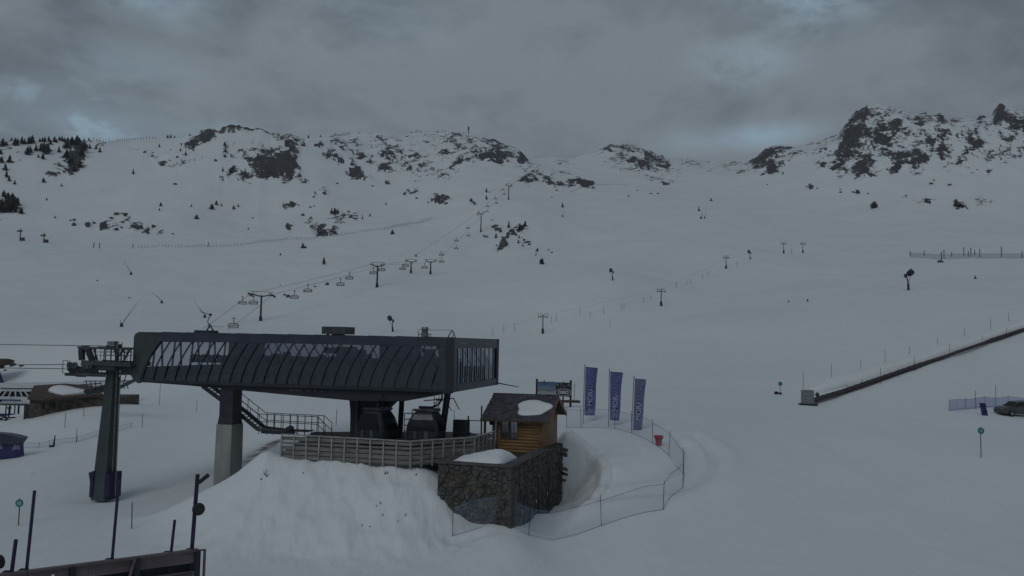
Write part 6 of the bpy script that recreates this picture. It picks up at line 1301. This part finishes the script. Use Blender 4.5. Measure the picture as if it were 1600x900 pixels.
for u, v, ru, rv in [(115, 350, 4, 2.5), (137, 352, 4, 2.5), (147, 348, 3, 2), (160, 356, 5, 4), (182, 334, 5, 1.5), (197, 334, 4, 2), (174, 340, 3, 2), (192, 347, 3, 1), (207, 352, 4, 2), (213, 354, 5, 4), (220, 354, 4, 4), (230, 361, 3.5, 4), (241, 353, 2.5, 2.5), (250, 362, 2.5, 2), (182, 358, 4, 3), (190, 355, 3, 1.5), (223, 363, 2, 2), (270, 365, 2, 1.5), (110, 344, 2, 1.5), (116, 343, 3, 2), (501, 360, 8, 4), (513, 358, 3, 1.5), (520, 361, 4, 2.5), (452, 357, 4, 2), (487, 353, 4, 2.5), (478, 348, 3, 1), (495, 348, 2, 1), (444, 320, 4, 1.5), (456, 320, 3, 1.5), (466, 320, 2.5, 1), (473, 335, 3.5, 2.5), (485, 323, 3, 1), (545, 330, 4, 1.2), (549, 337, 4, 2), (555, 341, 4, 1.5), (532, 342, 4, 1), (490, 307, 2, 2), (507, 301, 4, 2), (527, 286, 2.5, 1.5), (605, 285, 5, 2), (582, 290, 3, 1), (632, 302, 3, 2.5), (643, 301, 3, 1.5), (651, 309, 3, 1.5), (683, 313, 3, 2), (690, 315, 6, 3), (697, 317, 4, 2), (450, 462, 4, 3), (445, 460, 3, 2), (511, 443, 4, 3), (492, 447, 2.4, 1.6), (277, 245, 3, 2), (226, 237, 3, 2), (238, 243, 3, 2), (253, 256, 5, 3), (274, 287, 4, 1.5), (337, 250, 3, 2), (474, 226, 4, 2.5), (395, 340, 2, 1.2), (152, 438-0, 1.6, 1.2), (202, 465, 1.6, 1.2), (438, 445, 1.5, 1), (20, 569, 5, 3), (34, 571, 4, 1.5), (8, 578, 3, 1.2)]: boulder(u, v, ru, rv, *gb1)
gb2 = ('dark boulder or ledge in the snow of the middle and right slopes', 'boulders on the right slopes')
for u, v, ru, rv in [(771, 354, 3, 2.5), (776, 357, 5, 3), (782, 360, 3, 3), (794, 364, 4, 2.5), (801, 364, 4, 3), (787, 372, 3.5, 4), (790, 379, 4, 5), (782, 386, 5, 4.5), (776, 383, 2, 2), (806, 366, 3, 2), (742, 318, 3.5, 2), (736, 311, 3, 2), (857, 390-0, 2.5, 1.2), (862, 394, 3, 1), (1268, 293, 5, 1.6), (1277, 294, 2, 1), (1313, 295, 2, 1), (1340, 298, 3.5, 2), (1356, 302, 2, 1), (1365, 321, 4.5, 3.5), (1455, 286, 3.5, 1.2), (1484, 288, 3, 1.5), (1547, 266, 4, 1), (1527, 265, 2, 1), (1416, 305, 1.5, 1), (1448, 315, 2, 1.5), (1199, 288, 1.5, 1), (862, 308, 2, 1), (982, 306, 2, 1.5), (870, 297, 3, 1.2), (996, 297, 2, 1), (1017, 302, 3, 1), (1028, 302, 2.5, 1.2), (827, 381, 3, 2), (819, 374, 3, 2), (1469, 408, 5, 2.5)]: boulder(u, v, ru, rv, *gb2)
# dry twigs and clods on the mound
tw0 = None
for i, (u, v, h) in enumerate([(413, 742, 10), (417, 745, 7), (408, 750, 4), (602, 742, 7), (606, 740, 5), (634, 733, 5), (650, 743, 4), (595, 788, 5), (566, 822, 4), (578, 824, 3), (598, 806, 4), (633, 806, 5), (474, 740, 3), (730, 810, 3), (588, 792, 4), (622, 815, 3)]):
    p = ground(u, v); k = p.y/1300; t = thing('dry_shrub', 'tiny tuft of dry twigs sticking out of the snow mound', 'shrub', p, rnd.uniform(0, 6), 'dry twigs on the mound')
    mb = MB()
    for j in range(6): a = rnd.uniform(0, 6.28); mb.bar((0, 0, -.05), (math.cos(a)*h*k*.4, math.sin(a)*h*k*.3, h*k*rnd.uniform(.5, 1)), .012, 4, .005)
    mb.build('twig', 'twig', t)
for i, (u, v, r_) in enumerate([(398, 752, 2), (606, 744, 3), (568, 823, 2), (596, 797, 2), (460, 735, 1.5), (640, 733, 2), (310, 752, 2), (1159, 678, 1)]):
    pass
# labels that tell the repeats apart by the nearest landmark and their order from the left
MARKS = [(215, 350, 'the low left rock band'), (415, 255, 'the big left cliff'), (120, 245, 'the far left crag'), (20, 320, 'the left edge pine clump'), (560, 250, 'the rocks of the middle left ridge'), (500, 358, 'the flat boulder above the long fence'),
         (540, 335, 'the small rocks above the long fence'), (330, 322, 'the trees under the big cliff'), (260, 250, 'the speckled rocks left of the big cliff'), (690, 314, 'the ledge under the middle dome'), (440, 395, 'the long snow fence'), (785, 375, 'the dark outcrop by the chairlift'),
         (850, 410, 'the slope under the dark outcrop'), (1100, 320, 'the upper middle slope'), (1320, 297, 'the foot of the right peak'), (1500, 322, 'the far right bush patch'), (1470, 400, 'the far right net'), (1240, 471, 'the open right slope'), (480, 450, 'the chairlift line'), (30, 572, 'the brown canopy nose'), (870, 300, 'the centre crest fence'), (180, 440, 'the snow lances')]
ORD = ['leftmost', 'second from left', 'third from left', 'fourth from left', 'fifth from left', 'sixth from left', 'seventh from left', 'eighth from left', 'ninth from left', 'tenth from left', 'eleventh from left', 'twelfth from left']
def order_word(i, n):
    if n == 1: return ''
    if i < (n+1)//2 and i < 12: return ', '+ORD[i]
    j = n-1-i
    return ', '+(ORD[j].replace('left', 'right') if j < 12 else 'near the middle, number %d counted from the left' % (i+1))
NUMW = {'near': ''}
def relabel(groups, kind, where=None):
    bins = {}
    for o in col.objects:
        if o.parent is None and o.get('group') in groups:
            az_ = math.atan2(o.location.x, o.location.y); r_ = math.hypot(o.location.x, o.location.y); uu, vv = project(np.array([az_]), np.array([(o.location.z-CZ)/r_])); uu, vv = float(uu[0]), float(vv[0])
            if where: key = where
            elif o['group'] == 'pines on the left skyline': key = 'on the left skyline, '+('left of the far left crag' if uu < 60 else 'above the far left crag' if uu < 110 else 'right of the far left crag')
            else:
                m_ = min(MARKS, key=lambda q: (q[0]-uu)**2+((q[1]-vv)*1.5)**2); dx, dy = uu-m_[0], (vv-m_[1])*1.3
                key = ('left of ' if dx < -abs(dy) else 'right of ' if dx > abs(dy) else 'above ' if dy < 0 else 'below ')+m_[2]
            bins.setdefault(key, []).append((uu, vv, o))
    for key, lst in bins.items():
        lst.sort(key=lambda q: q[0])
        for i, (uu, vv, o) in enumerate(lst): o['label'] = kind+' '+key+order_word(i, len(lst))
relabel(('pines on the left skyline',), 'small dark pine')
relabel(('pines below the left skyline', 'clump of pines at the left edge', 'scattered pines on the left slope', 'pines at the outcrop', 'bushes below the right peaks'), 'dark pine')
relabel(('boulders on the left slopes', 'boulders on the right slopes'), 'dark boulder')
relabel(('dry twigs on the mound',), 'tuft of dry twigs', 'on the snow mound under the deck')
relabel(('marker poles behind the conveyor lift',), 'thin marker pole', 'behind the conveyor snow bank')
relabel(('marker poles along the conveyor edge',), 'short marker pole', 'right beside the conveyor belt')
relabel(('marker poles along the drag lift',), 'faint marker pole', 'along the drag lift line')
relabel(('posts along the far right net',), 'short dark post', 'along the far right net')
relabel(('posts by the long snow fence',), 'short dark post', 'beside the long snow fence')
for i, o in enumerate(sorted([o for o in col.objects if o.parent is None and str(o.get('label', '')).startswith('tiny dark lance')], key=lambda o: o.location.x/o.location.y)): o['label'] = 'tiny dark lance on the upper right slope'+order_word(i, 4)
# thin damp air lying over the slopes
hm = bpy.data.materials.new('thin_haze'); hm.use_nodes = True; t_ = hm.node_tree; t_.nodes.clear(); o_ = nd(t_, 'ShaderNodeOutputMaterial'); v_ = nd(t_, 'ShaderNodeVolumePrincipled', i_Density=.00012, i_Anisotropy=.2); v_.inputs['Color'].default_value = (.80, .88, 1.0, 1); t_.links.new(v_.outputs[0], o_.inputs['Volume']); M['haze'] = hm
mb = MB(); mb.b2((-2600, -2600, -60), (2600, 2600, 430)); hz = mb.build('haze', 'haze', None); hz['kind'] = 'stuff'; hz['label'] = 'thin grey blue haze over the snow slopes'
bpy.context.view_layer.update()
for o in bpy.data.objects:
    if o.get('_z0') is not None: del o['_z0']
